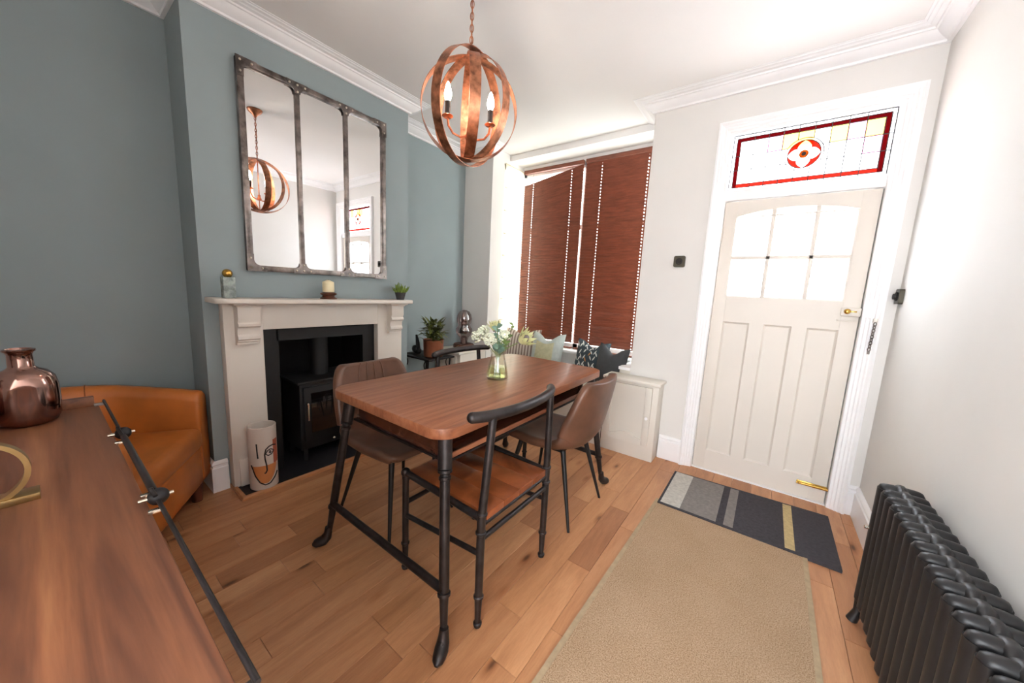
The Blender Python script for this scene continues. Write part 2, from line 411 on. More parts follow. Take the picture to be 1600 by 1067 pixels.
b = B().sweep([(XA, YBACK), (XA, YB1), (XB, YB1), (XB, -2.335)], SP, idf); b.sweep([(XB, -1.09), (XB, YB2), (XA, YB2), (XA, -0.43)], SP, idf)
struct('baseboard_left', b, 'gloss')
struct('baseboard_front', B().sweep([(-1.19, 0), (-1.02, 0)], SP, idf), 'gloss')
struct('baseboard_right', B().sweep([(-0.052, 0), (0, 0), (0, YBACK)], SP, idf), 'gloss')

# door surround: lining, transom and stepped architrave
b = B(); b.box(-0.965, -0.934, 0.0, 0.16, 0, 2.455).box(-0.139, -0.108, 0.0, 0.16, 0, 2.455).box(-0.965, -0.108, 0.0, 0.16, 2.437, 2.458).box(-0.94, -0.13, 0.012, 0.13, 1.996, 2.068, 0.004)
b.box(-0.965, -0.108, 0.005, 0.2, -0.02, 0.006)
b.box(-0.165, -0.138, 0.067, 0.10, 0, 1.998).box(-0.936, -0.91, 0.067, 0.10, 0, 1.998)
struct('trim_3', b, 'gloss')
AP = [(0, 0), (0, -0.034), (-0.012, -0.038), (-0.022, -0.030), (-0.030, -0.030), (-0.036, -0.024), (-0.048, -0.024), (-0.053, -0.018), (-0.066, -0.018), (-0.071, -0.012), (-0.084, -0.012), (-0.088, 0)]
b = B().sweep([(-1.024, 0), (-1.024, 2.513), (-0.051, 2.513), (-0.051, 0)], AP, xz(0.0))
struct('trim_4', b, 'gloss')

# front door
door = thing('door_1', 'cream painted front door with six frosted panes above three long panels', 'door', (-0.5365, 0.05, 0), kind='structure')
arch = lambda x: 1.886 + 0.040 * (1 - ((x + 0.539) / 0.314) ** 2)
F0, F1 = 0.022, 0.066
b = B(); b.box(-0.932, -0.853, F0, F1, 0.008, 1.99, 0.002).box(-0.225, -0.1445, F0, F1, 0.008, 1.99, 0.002)
b.box(-0.853, -0.225, F0, F1, 0.008, 0.157).box(-0.853, -0.225, F0, F1, 1.152, 1.331)
b.box(-0.692, -0.61, F0, F1, 0.157, 1.152).box(-0.457, -0.378, F0, F1, 0.157, 1.152)
xs = [-0.853 + 0.628 * i / 16 for i in range(17)]
b.poly([(x, arch(x)) for x in xs] + [(-0.225, 1.99), (-0.853, 1.99)], F0, F1, xz(0.0))
ob('door_frame', b, 'cream', door, 30)
for x0, x1 in ((-0.853, -0.692), (-0.61, -0.457), (-0.378, -0.225)):
    b = B(); b.box(x0 - 0.004, x1 + 0.004, F0 + 0.012, F1 - 0.006, 0.153, 1.156)
    b.sweep([(x0, 0.157), (x1, 0.157), (x1, 1.152), (x0, 1.152), (x0, 0.158)], [(0, 0.0), (0.004, 0.006), (0.012, 0.0115), (0, 0.013)], xz(F0), False)
    ob('panel', b, 'cream', door, 30)
b = B()
for x in (-0.643, -0.417): b.box(x - 0.012, x + 0.012, F0 + 0.002, F1, 1.32, arch(x) + 0.01, 0.003)
b.box(-0.853, -0.225, F0 + 0.002, F1, 1.593, 1.617, 0.003)
ob('glazing_bars', b, 'cream', door, 30)
b = B().sweep([(-0.853, 1.331), (-0.225, 1.331), (-0.225, 1.886), (-0.853, 1.886)], [(0, 0), (0.008, 0.004), (0.01, 0.02), (0, 0.02)], xz(F0)); ob('glazing_bead', b, 'cream', door, 30)
xc = [-0.853, -0.643, -0.417, -0.225]; zr = [1.331, 1.605, 1.94]
for i in range(3):
    for j in range(2):
        ob('pane', B().box(xc[i], xc[i + 1], 0.05, 0.054, zr[j], zr[j + 1]), 'frost', door, 0)
# night latch, keep, bolt, chain, hinges
b = B().box(-0.232, -0.141, -0.006, F0, 1.243, 1.296, 0.006); lt = ob('night_latch', b, 'cream', door)
b = B().lathe([(0.0, 0), (0.014, 0), (0.017, 0.006), (0.014, 0.014), (0.006, 0.018), (0, 0.018)], n=16, M=Matrix.Translation((-0.205, -0.006, 1.272)) @ Matrix.Rotation(PI / 2, 4, 'X')); b.box(-0.19, -0.162, -0.012, -0.004, 1.268, 1.276, 0.002)
ob('latch_knob', b, 'brass', lt)
b = B().box(-0.139, -0.100, -0.030, 0.02, 1.240, 1.296, 0.003); ob('latch_keep', b, 'gloss', door)
b = B().sweep([(-0.106, 1.232), (-0.106, 1.301), (-0.141, 1.301)], [(0, 0), (0.004, 0), (0.004, -0.006), (0, -0.006)], xz(-0.028)); ob('keep_outline', b, 'gloss', door)
b = B().box(-0.243, -0.155, 0.006, F0, 1.212, 1.219, 0.002); ob('latch_strip', b, 'cream', door)
b = B().box(-0.298, -0.141, 0.014, F0, 0.097, 0.124, 0.002); bo = ob('door_bolt', b, 'brass', door)
b = B().tube([(-0.300, 0.006, 0.111), (-0.12, 0.006, 0.111)], 0.009, 12); b.sphere((-0.285, -0.003, 0.113), 0.009, 10); ob('bolt_bar', b, 'brass', bo)
b = B().box(-0.092, -0.072, -0.045, -0.03, 1.215, 1.24, 0.003); cc = ob('chain_plate', b, 'cream', door)
for i in range(9):
    z = 1.205 - i * 0.0185; a = (i % 2) * PI / 2 + 0.5
    pts = [(-0.082 - i * 0.0006 + 0.0075 * math.cos(t) * math.cos(a), -0.046 + 0.0075 * math.cos(t) * math.sin(a), z + 0.013 * math.sin(t)) for t in [2 * PI * q / 10 for q in range(10)]]
    ob('chain_link', B().tube(pts, 0.0024, 6, True), 'steel', door)
b = B().tube([(-0.087, -0.046, 1.045), (-0.087, -0.046, 1.028)], 0.006, 10); ob('chain_end', b, 'steel', door)
for z in (0.22, 1.72):
    ob('hinge', B().tube([(-0.933, 0.018, z), (-0.933, 0.018, z + 0.09)], 0.006, 8), 'cream', door)

# leaded fanlight
fan = thing('window_2', 'leaded fanlight over the door with red border and flower roundel', 'window', (-0.5365, 0.05, 2.068), kind='structure')
fx0, fx1, fz0, fz1, fy = -0.934, -0.139, 2.068, 2.437, 0.05
m1, m2 = 0.022, 0.045
gx = [fx0 + m2 + (fx1 - fx0 - 2 * m2) * i / 9 for i in range(10)]; gz = [fz0 + m2 + (fz1 - fz0 - 2 * m2) * j / 3 for j in range(4)]
tint = {(2, 2): 'g_pink', (4, 2): 'g_yellow', (6, 2): 'g_yellow', (7, 2): 'g_pink', (8, 2): 'g_yellow', (8, 1): 'g_pink', (3, 2): 'g_yellow'}
for i in range(9):
    for j in range(3):
        ob('pane', B().box(gx[i], gx[i + 1], fy, fy + 0.003, gz[j], gz[j + 1]), tint.get((i, j), 'g_white'), fan, 0)
for (a, c, d, e) in ((fx0, fx0 + m1, fz0, fz1), (fx1 - m1, fx1, fz0, fz1), (fx0 + m1, fx1 - m1, fz0, fz0 + m1), (fx0 + m1, fx1 - m1, fz1 - m1, fz1)):
    ob('edge_pane', B().box(a, c, fy, fy + 0.003, d, e), 'g_white', fan, 0)
for (a, c, d, e, mm) in ((fx0 + m1, fx0 + m2, fz0 + m1, fz1 - m1, 'g_red'), (fx1 - m2, fx1 - m1, fz0 + m1, fz1 - m1, 'g_red'), (fx0 + m2, fx1 - m2, fz0 + m1, fz0 + m2, 'g_coral'), (fx0 + m2, fx1 - m2, fz1 - m2, fz1 - m1, 'g_red')):
    ob('border_glass', B().box(a, c, fy, fy + 0.003, d, e), mm, fan, 0)
b = B(); lw = 0.0028
def came(x0, z0, x1, z1): b.tube([(x0, fy - 0.002, z0), (x1, fy - 0.002, z1)], lw, 6)
for m in (0.003, m1, m2):
    came(fx0 + m, fz0 + m, fx1 - m, fz0 + m); came(fx0 + m, fz1 - m, fx1 - m, fz1 - m); came(fx0 + m, fz0 + m, fx0 + m, fz1 - m); came(fx1 - m, fz0 + m, fx1 - m, fz1 - m)
ecx, ecz, er = (gx[4] + gx[5]) / 2 + 0.0, (gz[1] + gz[2]) / 2, 0.098
for i in range(1, 9):
    x = gx[i]
    if abs(x - ecx) < er:
        h = math.sqrt(er * er - (x - ecx) ** 2); came(x, fz0 + 0.003, x, ecz - h); came(x, ecz + h, x, fz1 - 0.003)
    else: came(x, fz0 + 0.003, x, fz1 - 0.003)
for j in (1, 2):
    z = gz[j]; h = math.sqrt(er * er - (z - ecz) ** 2); came(fx0 + 0.003, z, ecx - h, z); came(ecx + h, z, fx1 - 0.003, z)
circ = lambda r, n=28: [(ecx + r * math.cos(2 * PI * k / n), fy - 0.004, ecz + r * math.sin(2 * PI * k / n)) for k in range(n)]
b.tube(circ(er), lw, 6, True); b.tube(circ(er - 0.014), lw * 0.8, 6, True); b.tube(circ(0.022, 16), lw * 0.8, 6, True)
ob('lead_cames', b, 'lead', fan)
disc = lambda r, y0, n=32: B().poly([(ecx + r * math.cos(2 * PI * k / n), ecz + r * math.sin(2 * PI * k / n)) for k in range(n)], 0, 0.002, xz(y0))
ro = ob('roundel_ring', B().tube(circ(er - 0.014), 0.003, 6, True), 'lead', fan)
PR = er - 0.016
def pet(q, sgn): # petal edge from centre to tip
    a = q * PI / 2; out = []
    for k in range(13):
        t_ = k / 12; x_, y_ = t_ * PR, sgn * 0.034 * math.sin(PI * t_) ** 0.8; out.append((ecx + x_ * math.cos(a) - y_ * math.sin(a), ecz + x_ * math.sin(a) + y_ * math.cos(a)))
    return out
for q in range(4):
    up_, lo_ = pet(q, 1), pet(q, -1)
    ob('petal_pane', B().poly(up_ + list(reversed(lo_[1:-1])), 0, 0.0015, xz(fy - 0.004)), 'g_white', ro, 0)
    nx = pet(q + 1, -1); arcp = [(ecx + PR * math.cos(a_), ecz + PR * math.sin(a_)) for a_ in [q * PI / 2 + PI / 2 * k / 10 for k in range(1, 10)]]
    ob('coral_pane', B().poly(up_[3:] + arcp + list(reversed(nx[3:])), 0, 0.0015, xz(fy - 0.004)), 'g_coral', ro, 0)
ob('flower_centre', disc(0.024, fy - 0.009, 20), 'g_amber', ro, 0)
ob('flower_eye', disc(0.012, fy - 0.0115, 16), 'ink', ro, 0)

# bay window behind the blinds and its side lights
win = thing('window_1', 'white framed bay window behind the wooden blinds', 'window', (-2.28, 0.585, 0.7), kind='structure')
b = B()
for x0, x1 in ((XR0 - 0.05, XR0 + 0.05), (-2.315, -2.255), (XR1 - 0.05, XR1 + 0.05)): b.box(x0, x1, 0.565, 0.615, 0.69, 2.67, 0.004)
b.box(XR0, XR1, 0.565, 0.615, 0.69, 0.75, 0.004).box(XR0, XR1, 0.565, 0.615, 2.60, 2.67, 0.004).box(XR0, XR1, 0.57, 0.61, 1.98, 2.03, 0.004)
ob('window_frame', b, 'gloss', win)
for x0, x1 in ((XR0 + 0.05, -2.315), (-2.255, XR1 - 0.05)):
    for z0, z1 in ((0.75, 1.98), (2.03, 2.60)): ob('pane', B().box(x0, x1, 0.588, 0.592, z0, z1), 'glass', win, 0)
for nm, x in (('window_3', XR0), ('window_4', XR1)):
    s = -1 if x == XR0 else 1
    wi = thing(nm, 'narrow side light of the bay window', 'window', (x, 0.38, 0.7), kind='structure')
    b = B(); a, c = sorted((x + s * 0.02, x + s * 0.07))
    b.box(a, c, 0.2, 0.245, 0.70, 2.67).box(a, c, 0.54, 0.58, 0.70, 2.67).box(a, c, 0.2, 0.57, 0.70, 0.75).box(a, c, 0.2, 0.57, 2.61, 2.67)
    ob('window_frame', b, 'gloss', wi); ob('pane', B().box(x + s * 0.04 - 0.002, x + s * 0.04 + 0.002, 0.245, 0.54, 0.75, 2.61), 'glass', wi, 0)
b = B().box(XR0, XR1, 0.40, 0.57, 0.665, 0.693, 0.006)
struct('trim_6', b, 'gloss')

# ------------------------------------------------------------------ blinds
def blind(x0, x1, ladders, label, tilt, gaps):
    zt, pitch, yb = 2.655, 0.0305, 0.535
    t = thing('venetian_blind', label, 'blind', ((x0 + x1) / 2, yb, 0.70), group='wooden venetian blinds in the bay')
    ob('headrail', B().box(x0, x1, yb - 0.025, yb + 0.02, zt - 0.03, zt + 0.01, 0.003), 'slat', t)
    L = x1 - x0; cx = (x0 + x1) / 2; wd = 0.0385; th = 0.0028; hole = 0.004; hh = 0.0055
    b = B(); cuts = sorted(ladders); e = -L / 2
    for q in cuts:
        b.box(e, q - hole, -th / 2, th / 2, -wd / 2, wd / 2); b.box(q - hole, q + hole, -th / 2, th / 2, -wd / 2, -hh); b.box(q - hole, q + hole, -th / 2, th / 2, hh, wd / 2); e = q + hole
    b.box(e, L / 2, -th / 2, th / 2, -wd / 2, wd / 2)
    first = ob('slat', b, 'slat', t, 0, local=True, clean=False)
    n = int((zt - 0.05 - 0.722) / pitch)
    for i in range(n):
        o = first if i == 0 else first.copy()
        if i: COL.objects.link(o)
        z = zt - 0.048 - i * pitch; f = max(0.0, 1 - i / 34.0); ang = tilt * f * f
        o.location = (0, 0.0, z - abs(math.sin(ang)) * L / 2 - 0.70)
        rx = math.radians(21 + random.uniform(-1.5, 1.5)); extra = gaps.get(i)
        o.rotation_euler = (rx, -ang + random.uniform(-0.001, 0.001), 0)
        if extra: o.rotation_euler = (math.radians(extra[0]), -ang + extra[1], 0)
    ob('bottom_rail', B().box(x0, x1, yb - 0.02, yb + 0.018, 0.697, 0.713, 0.004), 'slat', t)
    for q in ladders:
        for dy in (-0.013,): ob('ladder_cord', B().tube([(cx + q + 0.012, yb + dy - 0.008, zt - 0.03), (cx + q + 0.012, yb + dy - 0.008, 0.73)], 0.0012, 5), 'cord', t)
blind(-3.052, -2.311, [-0.252, 0.235], 'dark wooden venetian blind next to the cream fabric blind, top slats sagging', 0.17, {31: (27, 0.008), 60: (26, 0.0)})
blind(-2.284, -1.50, [-0.22, 0.235], 'dark wooden venetian blind hanging level next to the front wall', 0.0, {49: (29, 0.004), 54: (29, -0.003), 60: (31, 0.0), 61: (28, 0.0), 45: (28, 0.0)})

# cream roman blind over the side light
t = thing('roman_blind', 'cream fabric blind over the narrow side light of the bay', 'blind', (XR0 + 0.012, 0.38, 0.72))
zz = [0.72 + (2.655 - 0.72) * i / 8 for i in range(9)]
def rb(u, v):
    z = 0.72 + 1.935 * v; ph = (v * 8) % 1.0
    return V((XR0 + 0.016 + 0.008 * math.sin(PI * ph), 0.192 + 0.356 * u, z))
ob('blind_cloth', B().grid(rb, 2, 64), 'roman', t)
for z in zz: ob('batten', B().tube([(XR0 + 0.017, 0.192, z), (XR0 + 0.017, 0.548, z)], 0.004, 6), 'romanline', t)

# ------------------------------------------------------------------ fireplace
fp = thing('fireplace_surround', 'cream painted mantelpiece with carved corbels around a black fireplace opening', 'fireplace', (XB, -1.73, 0))
def leg_box(y0, y1):
    b = B(); b.box(XB - 0.002, -3.098, y0, y1, 0.012, 1.15, 0.003); b.box(XB - 0.002, -3.088, y0 + 0.03, y1 - 0.0, 0.012, 0.19, 0.003); return b
ob('pilaster', leg_box(-2.325, -2.130), 'cream', fp); ob('pilaster', leg_box(-1.340, -1.115), 'cream', fp)
ob('frieze', B().box(XB - 0.002, -3.100, -2.131, -1.339, 0.985, 1.152, 0.003), 'cream', fp)
def rrect(x0, x1, y0, y1, r, n=6, corners=(1, 1, 1, 1)):
    P = []
    for (cx, cyy, a0, on) in ((x1 - r, y1 - r, 0, corners[0]), (x0 + r, y1 - r, 90, corners[1]), (x0 + r, y0 + r, 180, corners[2]), (x1 - r, y0 + r, 270, corners[3])):
        if on:
            for k in range(n + 1): a = math.radians(a0 + 90 * k / n); P.append((cx + r * math.cos(a), cyy + r * math.sin(a)))
        else: P.append((cx + r * (1 if a0 in (0, 270) else -1), cyy + r * (1 if a0 in (0, 90) else -1)))
    return P
def slab(b, P, z0, z1, bev, shrink):
    c = (sum(p[0] for p in P) / len(P), sum(p[1] for p in P) / len(P))
    def sc_(d):
        out = []
        n = len(P)
        for i in range(n):
            p0, p1, p2 = V(P[i - 1]), V(P[i]), V(P[(i + 1) % n]); nn = V((0, 0))
            for a, q in ((p0, p1), (p1, p2)):
                e = (q - a)
                if e.length > 1e-9: e.normalize(); nn += V((e.y, -e.x))
            if nn.length > 0: nn.normalize()
            out.append(p1 - nn * d)
        return out
    rings = [[V((q.x, q.y, z)) for q in sc_(d)] for d, z in ((bev, z0), (bev * 0.3, z0 + bev * 0.3), (0, z0 + bev), (0, z1 - bev), (bev * 0.3, z1 - bev * 0.3), (bev, z1))]
    b.loops(rings); return b
ob('shelf', slab(B(), rrect(XB, -2.965, -2.385, -1.072, 0.06, 6, (1, 0, 0, 1)), 1.152, 1.180, 0.006, 0), 'cream', fp)
for yc in (-2.218, -1.203):
    prof = [(0, 1.13), (0.072, 1.13), (0.074, 1.06), (0.066, 1.045), (0.066, 1.038), (0.074, 1.03), (0.074, 1.018), (0.058, 1.008), (0.050, 0.99), (0.050, 0.968), (0.058, 0.955), (0.058, 0.94), (0.044, 0.932), (0.044, 0.925), (0.034, 0.918), (0.034, 0.906), (0, 0.904)]
    b = B().poly([(-3.10 + d, z) for d, z in prof], yc - 0.056, yc + 0.056, lambda a, c, h: V((a, h, c)))
    co = ob('corbel', b, 'cream', fp, 30)
    b = B().loops([[V((-3.1 + d, yc + s_ * (0.056 + e), z)) for s_, d in ((-1, 0), (-1, 0.075 + e), (1, 0.075 + e), (1, 0))] for z, e in ((1.128, 0.004), (1.136, 0.008), (1.142, 0.022), (1.154, 0.026))])
    ob('corbel_cap', b, 'cream', co, 30)
# hearth, firebox, stove
he = thing('hearth', 'black slate hearth edged with an oak strip below the mantelpiece', 'hearth', (-3.0, -1.73, 0))
ob('slate_slab', B().box(-3.164, -2.945, -2.31, -1.10, -0.015, 0.012).box(-3.655, -3.16, -2.128, -1.342, -0.015, 0.012), 'slate', he)
b = B().sweep([(XB - 0.0, -2.335), (-2.928, -2.335), (-2.928, -1.08), (XB, -1.08)], [(0, -0.005), (0, 0.013), (0.006, 0.019), (0.024, 0.019), (0.026, -0.005)], idf)
ob('edging', b, 'oaktrim', he)
b = B(); b.box(-3.68, -3.66, -2.14, -1.33, 0, 1.0).box(-3.67, XB + 0.012, -2.16, -2.128, 0.012, 0.99).box(-3.67, XB + 0.012, -1.342, -1.31, 0.012, 0.99).box(-3.67, XB + 0.012, -2.14, -1.33, 0.975, 1.0)
ob('firebox_lining', b, 'soot', breast)
b = B(); b.box(XB - 0.02, XB + 0.016, -2.129, -2.03, 0.012, 0.976).box(XB - 0.02, XB + 0.016, -1.44, -1.341, 0.012, 0.976).box(XB - 0.02, XB + 0.016, -2.04, -1.43, 0.90, 0.976)
ob('inner_frame', b, 'stove', breast)
st = thing('wood_stove', 'black iron wood-burning stove with glass door inside the fireplace', 'stove', (-3.26, -1.71, 0.012))
ob('stove_body', B().box(-3.42, -3.13, -1.925, -1.49, 0.10, 0.585, 0.008), 'stove', st)
ob('stove_top', B().box(-3.44, -3.105, -1.945, -1.47, 0.585, 0.606, 0.005), 'stove', st)
d = ob('stove_door', B().box(-3.135, -3.112, -1.905, -1.51, 0.17, 0.56, 0.006), 'stove', st)
ob('door_glass', B().box(-3.114, -3.108, -1.86, -1.555, 0.225, 0.515, 0.002), 'stoveglass', d)
ob('door_handle', B().tube([(-3.112, -1.888, 0.45), (-3.088, -1.888, 0.45), (-3.084, -1.888, 0.44), (-3.084, -1.888, 0.33)], 0.006, 8), 'chrome', d)
ob('air_knob', B().sphere((-3.10, -1.71, 0.145), 0.011, 10), 'chrome', st)
ob('flue_pipe', B().tube([(-3.30, -1.71, 0.60), (-3.30, -1.71, 0.98)], 0.062, 20), 'stove', st)
for x in (-3.38, -3.16):
    for y in (-1.89, -1.53): ob('leg', B().box(x - 0.015, x + 0.015, y - 0.015, y + 0.015, 0.012, 0.105, 0.003), 'stove', st)

# face vase on the hearth
VX, VY, VR, VH = -3.012, -2.195, 0.074, 0.40
fv = thing('face_vase', 'tall white cylinder vase painted with an abstract line face on the hearth', 'vase', (VX, VY, 0.012))
prof = [(0.0, 0.0), (VR - 0.006, 0.0), (VR, 0.006), (VR, VH - 0.003), (VR - 0.003, VH), (VR - 0.006, VH - 0.003), (VR - 0.007, 0.02), (0, 0.02)]
vb = ob('vase_body', B().lathe(prof, (VX, VY, 0.012), 40), 'ceramic', fv)
a0 = math.atan2(CAM[1] - VY, CAM[0] - VX)
def vp(s, h, e=0.0008):     # s = angle to the viewer's right seen from the front, h = height share
    a = a0 + s; return V((VX + (VR + e) * math.cos(a), VY + (VR + e) * math.sin(a), 0.012 + VH * h))
def vline(name, P, r, mat):
    pts = []
    for (s0, h0), (s1, h1) in zip(P[:-1], P[1:]):
        for k in range(3): f = k / 3; pts.append(vp(s0 + (s1 - s0) * f, h0 + (h1 - h0) * f))
    pts.append(vp(*P[-1])); ob(name, B().tube(pts, r, 6), mat, vb)
def vpatch(name, s0, s1, h0, h1, mat, lower=None):
    def f(u, v):
        s = s0 + (s1 - s0) * u; lo = lower(u) if lower else h0; return vp(s, lo + (h1 - lo) * v, 0.0004)
    ob(name, B().grid(f, 14, 4), mat, vb)
vpatch('orange_patch', -0.82, 1.05, 0.1, 0.40, 'orange', lambda u: 0.36 - 0.25 * math.sin(PI * min(1, u * 1.02)) ** 0.7)
vpatch('red_patch', 0.75, 1.3, 0.40, 0.78, 'terracotta')
vline('painted_line', [(-0.42, 0.76), (-0.40, 0.64), (-0.36, 0.53)], 0.0042, 'ink')
vline('painted_line', [(-0.95, 0.42), (-0.80, 0.36), (-0.62, 0.25), (-0.3, 0.14), (0.05, 0.09), (0.4, 0.10), (0.8, 0.17), (1.1, 0.24)], 0.0038, 'ink')
vline('painted_line', [(0.02, 0.28), (0.12, 0.28), (0.22, 0.32), (0.20, 0.40), (0.12, 0.50), (0.10, 0.58), (0.2, 0.655), (0.42, 0.69), (0.72, 0.70), (1.0, 0.68)], 0.0038, 'ink')
vline('painted_line', [(0.16, 0.58), (0.3, 0.63), (0.55, 0.645), (0.8, 0.61), (0.6, 0.56), (0.35, 0.55), (0.16, 0.58)], 0.003, 'ink')
vline('painted_line', [(0.42, 0.60), (0.5, 0.62), (0.56, 0.60), (0.5, 0.575), (0.42, 0.60)], 0.003, 'ink')

# ------------------------------------------------------------------ mirror
mx = XB + 0.002; my0, my1, mz0, mz1 = -2.18, -1.238, 1.344, 2.519
mi = thing('wall_mirror', 'large three-panel mirror with riveted steel frame above the mantelpiece', 'mirror', (mx, (my0 + my1) / 2, mz0))
fwid = 0.034
ys = [my0, my0 + (my1 - my0) / 3, my0 + 2 * (my1 - my0) / 3, my1]
ob('backing', B().box(mx, mx + 0.014, my0 + 0.004, my1 - 0.004, mz0 + 0.004, mz1 - 0.004), 'ironblk', mi)
for i in range(3):
    ob('mirror_panel', B().box(mx + 0.0141, mx + 0.018, ys[i] + 0.006, ys[i + 1] - 0.006, mz0 + 0.01, mz1 - 0.01), 'mirror', mi, 0)
bars = [(my0, my0 + fwid, mz0, mz1), (my1 - fwid, my1, mz0, mz1), (my0, my1, mz0, mz0 + fwid), (my0, my1, mz1 - fwid, mz1)]
for (a, c, d, e) in bars: ob('frame_bar', B().box(mx, mx + 0.034, a, c, d, e, 0.004), 'steel', mi)
for y in ys[1:3]: ob('mullion', B().box(mx + 0.012, mx + 0.032, y - 0.014, y + 0.014, mz0 + fwid, mz1 - fwid, 0.005), 'steel', mi)
def gusset(y, z, sy_, sz_, tee):
    # a plate with concave quarter curves where bars meet
    q = 0.032; P = []
    def arcpts(s):
        return [(y + s * (0.016 + q - q * math.sin(a)), z + sz_ * (fwid + q - q * math.cos(a))) for a in [PI / 2 * k / 6 for k in range(7)]]
    if tee:
        L = arcpts(-1); R = arcpts(1)     # from bar (outer) up to mullion
        P = [(y - 0.062, z)] + [(y - 0.062, z + sz_ * fwid)] + L + list(reversed(R)) + [(y + 0.062, z + sz_ * fwid), (y + 0.062, z)]
    else:
        yy = y + sy_ * 0.018
        arc = [(y + sy_ * (fwid + q - q * math.sin(a)), z + sz_ * (fwid + q - q * math.cos(a))) for a in [PI / 2 * k / 6 for k in range(7)]]
        P = [(y - sy_ * 0.002, z - sz_ * 0.002), (y + sy_ * 0.10, z - sz_ * 0.002), (y + sy_ * 0.10, z + sz_ * fwid)] + arc + [(y + sy_ * fwid, z + sz_ * 0.10), (y - sy_ * 0.002, z + sz_ * 0.10)]
    g = ob('corner_plate', B().poly(P, mx + 0.030, mx + 0.037, lambda a, c, h: V((h, a, c))), 'steel', mi, 0)
    rv = [(y + d, z + sz_ * 0.017) for d in (-0.045, 0, 0.045)] + [(y, z + sz_ * 0.055)] if tee else [(y + sy_ * d, z + sz_ * e) for d, e in ((0.018, 0.018), (0.075, 0.017), (0.017, 0.075))]
    for (a, c) in rv: ob('rivet', B().sphere((mx + 0.037, a, c), 0.0065, 10), 'rivet', g)
for y, s1 in ((my0, 1), (my1, -1)):
    gusset(y, mz0, s1, 1, False); gusset(y, mz1, s1, -1, False)
for y in ys[1:3]: gusset(y, mz0, 1, 1, True); gusset(y, mz1, 1, -1, True)

# mantel ornaments
ZM = 1.180
t = thing('glass_ornament', 'mottled grey glass block topped with a gold ball on the mantelpiece', 'ornament', (-3.075, -2.293, ZM))
ob('block', B().box(-3.102, -3.048, -2.325, -2.268, ZM, ZM + 0.118, 0.004), 'stoneglass', t); ob('gold_ball', B().sphere((-3.075, -2.297, ZM + 0.138), 0.0245, 20), 'brass', t)
t = thing('candle_holder', 'dark turned wood candle holder on the mantelpiece', 'candle holder', (-3.075, -1.735, ZM))
ob('holder', B().lathe([(0, 0), (0.052, 0), (0.054, 0.008), (0.04, 0.014), (0.036, 0.024), (0.05, 0.030), (0.052, 0.038), (0.04, 0.044), (0.03, 0.048), (0, 0.048)], (-3.075, -1.735, ZM), 28), 'darkwood', t)
t = thing('pillar_candle', 'short ivory pillar candle on a dark wooden holder', 'candle', (-3.075, -1.735, ZM + 0.048))
ob('wax', B().lathe([(0, 0), (0.036, 0), (0.037, 0.004), (0.037, 0.066), (0.034, 0.07), (0.008, 0.082), (0, 0.083)], (-3.075, -1.735, ZM + 0.048), 28), 'wax', t)
ob('wick', B().tube([(-3.075, -1.735, ZM + 0.128), (-3.075, -1.734, ZM + 0.136)], 0.0012, 6), 'ink', t)
t = thing('succulent', 'small spiky green succulent in a charcoal pot on the mantelpiece', 'plant', (-3.075, -1.145, ZM))
ob('pot', B().lathe([(0, 0), (0.030, 0), (0.044, 0.056), (0.046, 0.06), (0.040, 0.06), (0.038, 0.05), (0, 0.05)], (-3.075, -1.145, ZM), 24), 'pot', t)
b = B()
for i in range(60):
    a = random.uniform(0, 2 * PI); k = random.uniform(0.1, 1.0); L = random.uniform(0.05, 0.09) * (1.15 - 0.4 * k)
    base = V((-3.075 + 0.025 * k * math.cos(a), -1.145 + 0.025 * k * math.sin(a), ZM + 0.048)); tip = base + V((0.05 * k * math.cos(a), 0.05 * k * math.sin(a), L))
    mid = (base + tip) / 2 + V((0.008 * math.cos(a), 0.008 * math.sin(a), 0)); b.tube([base, mid, tip], [0.0065, 0.0055, 0.0008], 5)
ob('foliage', b, 'green', t, kind='stuff')

# ------------------------------------------------------------------ dining table
TX0, TX1, TY0, TY1, TZ = -2.232, -1.442, -2.160, -0.705, 0.80
tb = thing('dining_table', 'wooden dining table with rounded corners on dark iron pipe legs', 'table', (-1.837, -1.432, 0))
ob('tabletop', slab(B(), rrect(TX0, TX1, TY0, TY1, 0.085, 8), TZ - 0.042, TZ, 0.004, 0), 'table', tb, 40)
ob('under_shelf', B().box(-2.155, -1.515, -2.065, -0.805, 0.640, 0.662, 0.003), 'shelfwood', tb)
for ya, yb_ in ((-2.066, -2.052), (-0.818, -0.804)): ob('end_panel', B().box(-2.13, -1.54, ya, yb_, 0.66, TZ - 0.042), 'shelfwood', tb)
ob('shelf_lip', B().box(-1.516, -1.508, -2.06, -0.81, 0.642, 0.664, 0.002), 'table', tb)
ob('shelf_frame', B().sweep([(-2.165, -2.075), (-1.505, -2.075), (-1.505, -0.795), (-2.165, -0.795), (-2.165, -2.074)], [(0, 0.632), (0.02, 0.632), (0.02, 0.641), (0, 0.641)], idf), 'iron', tb)
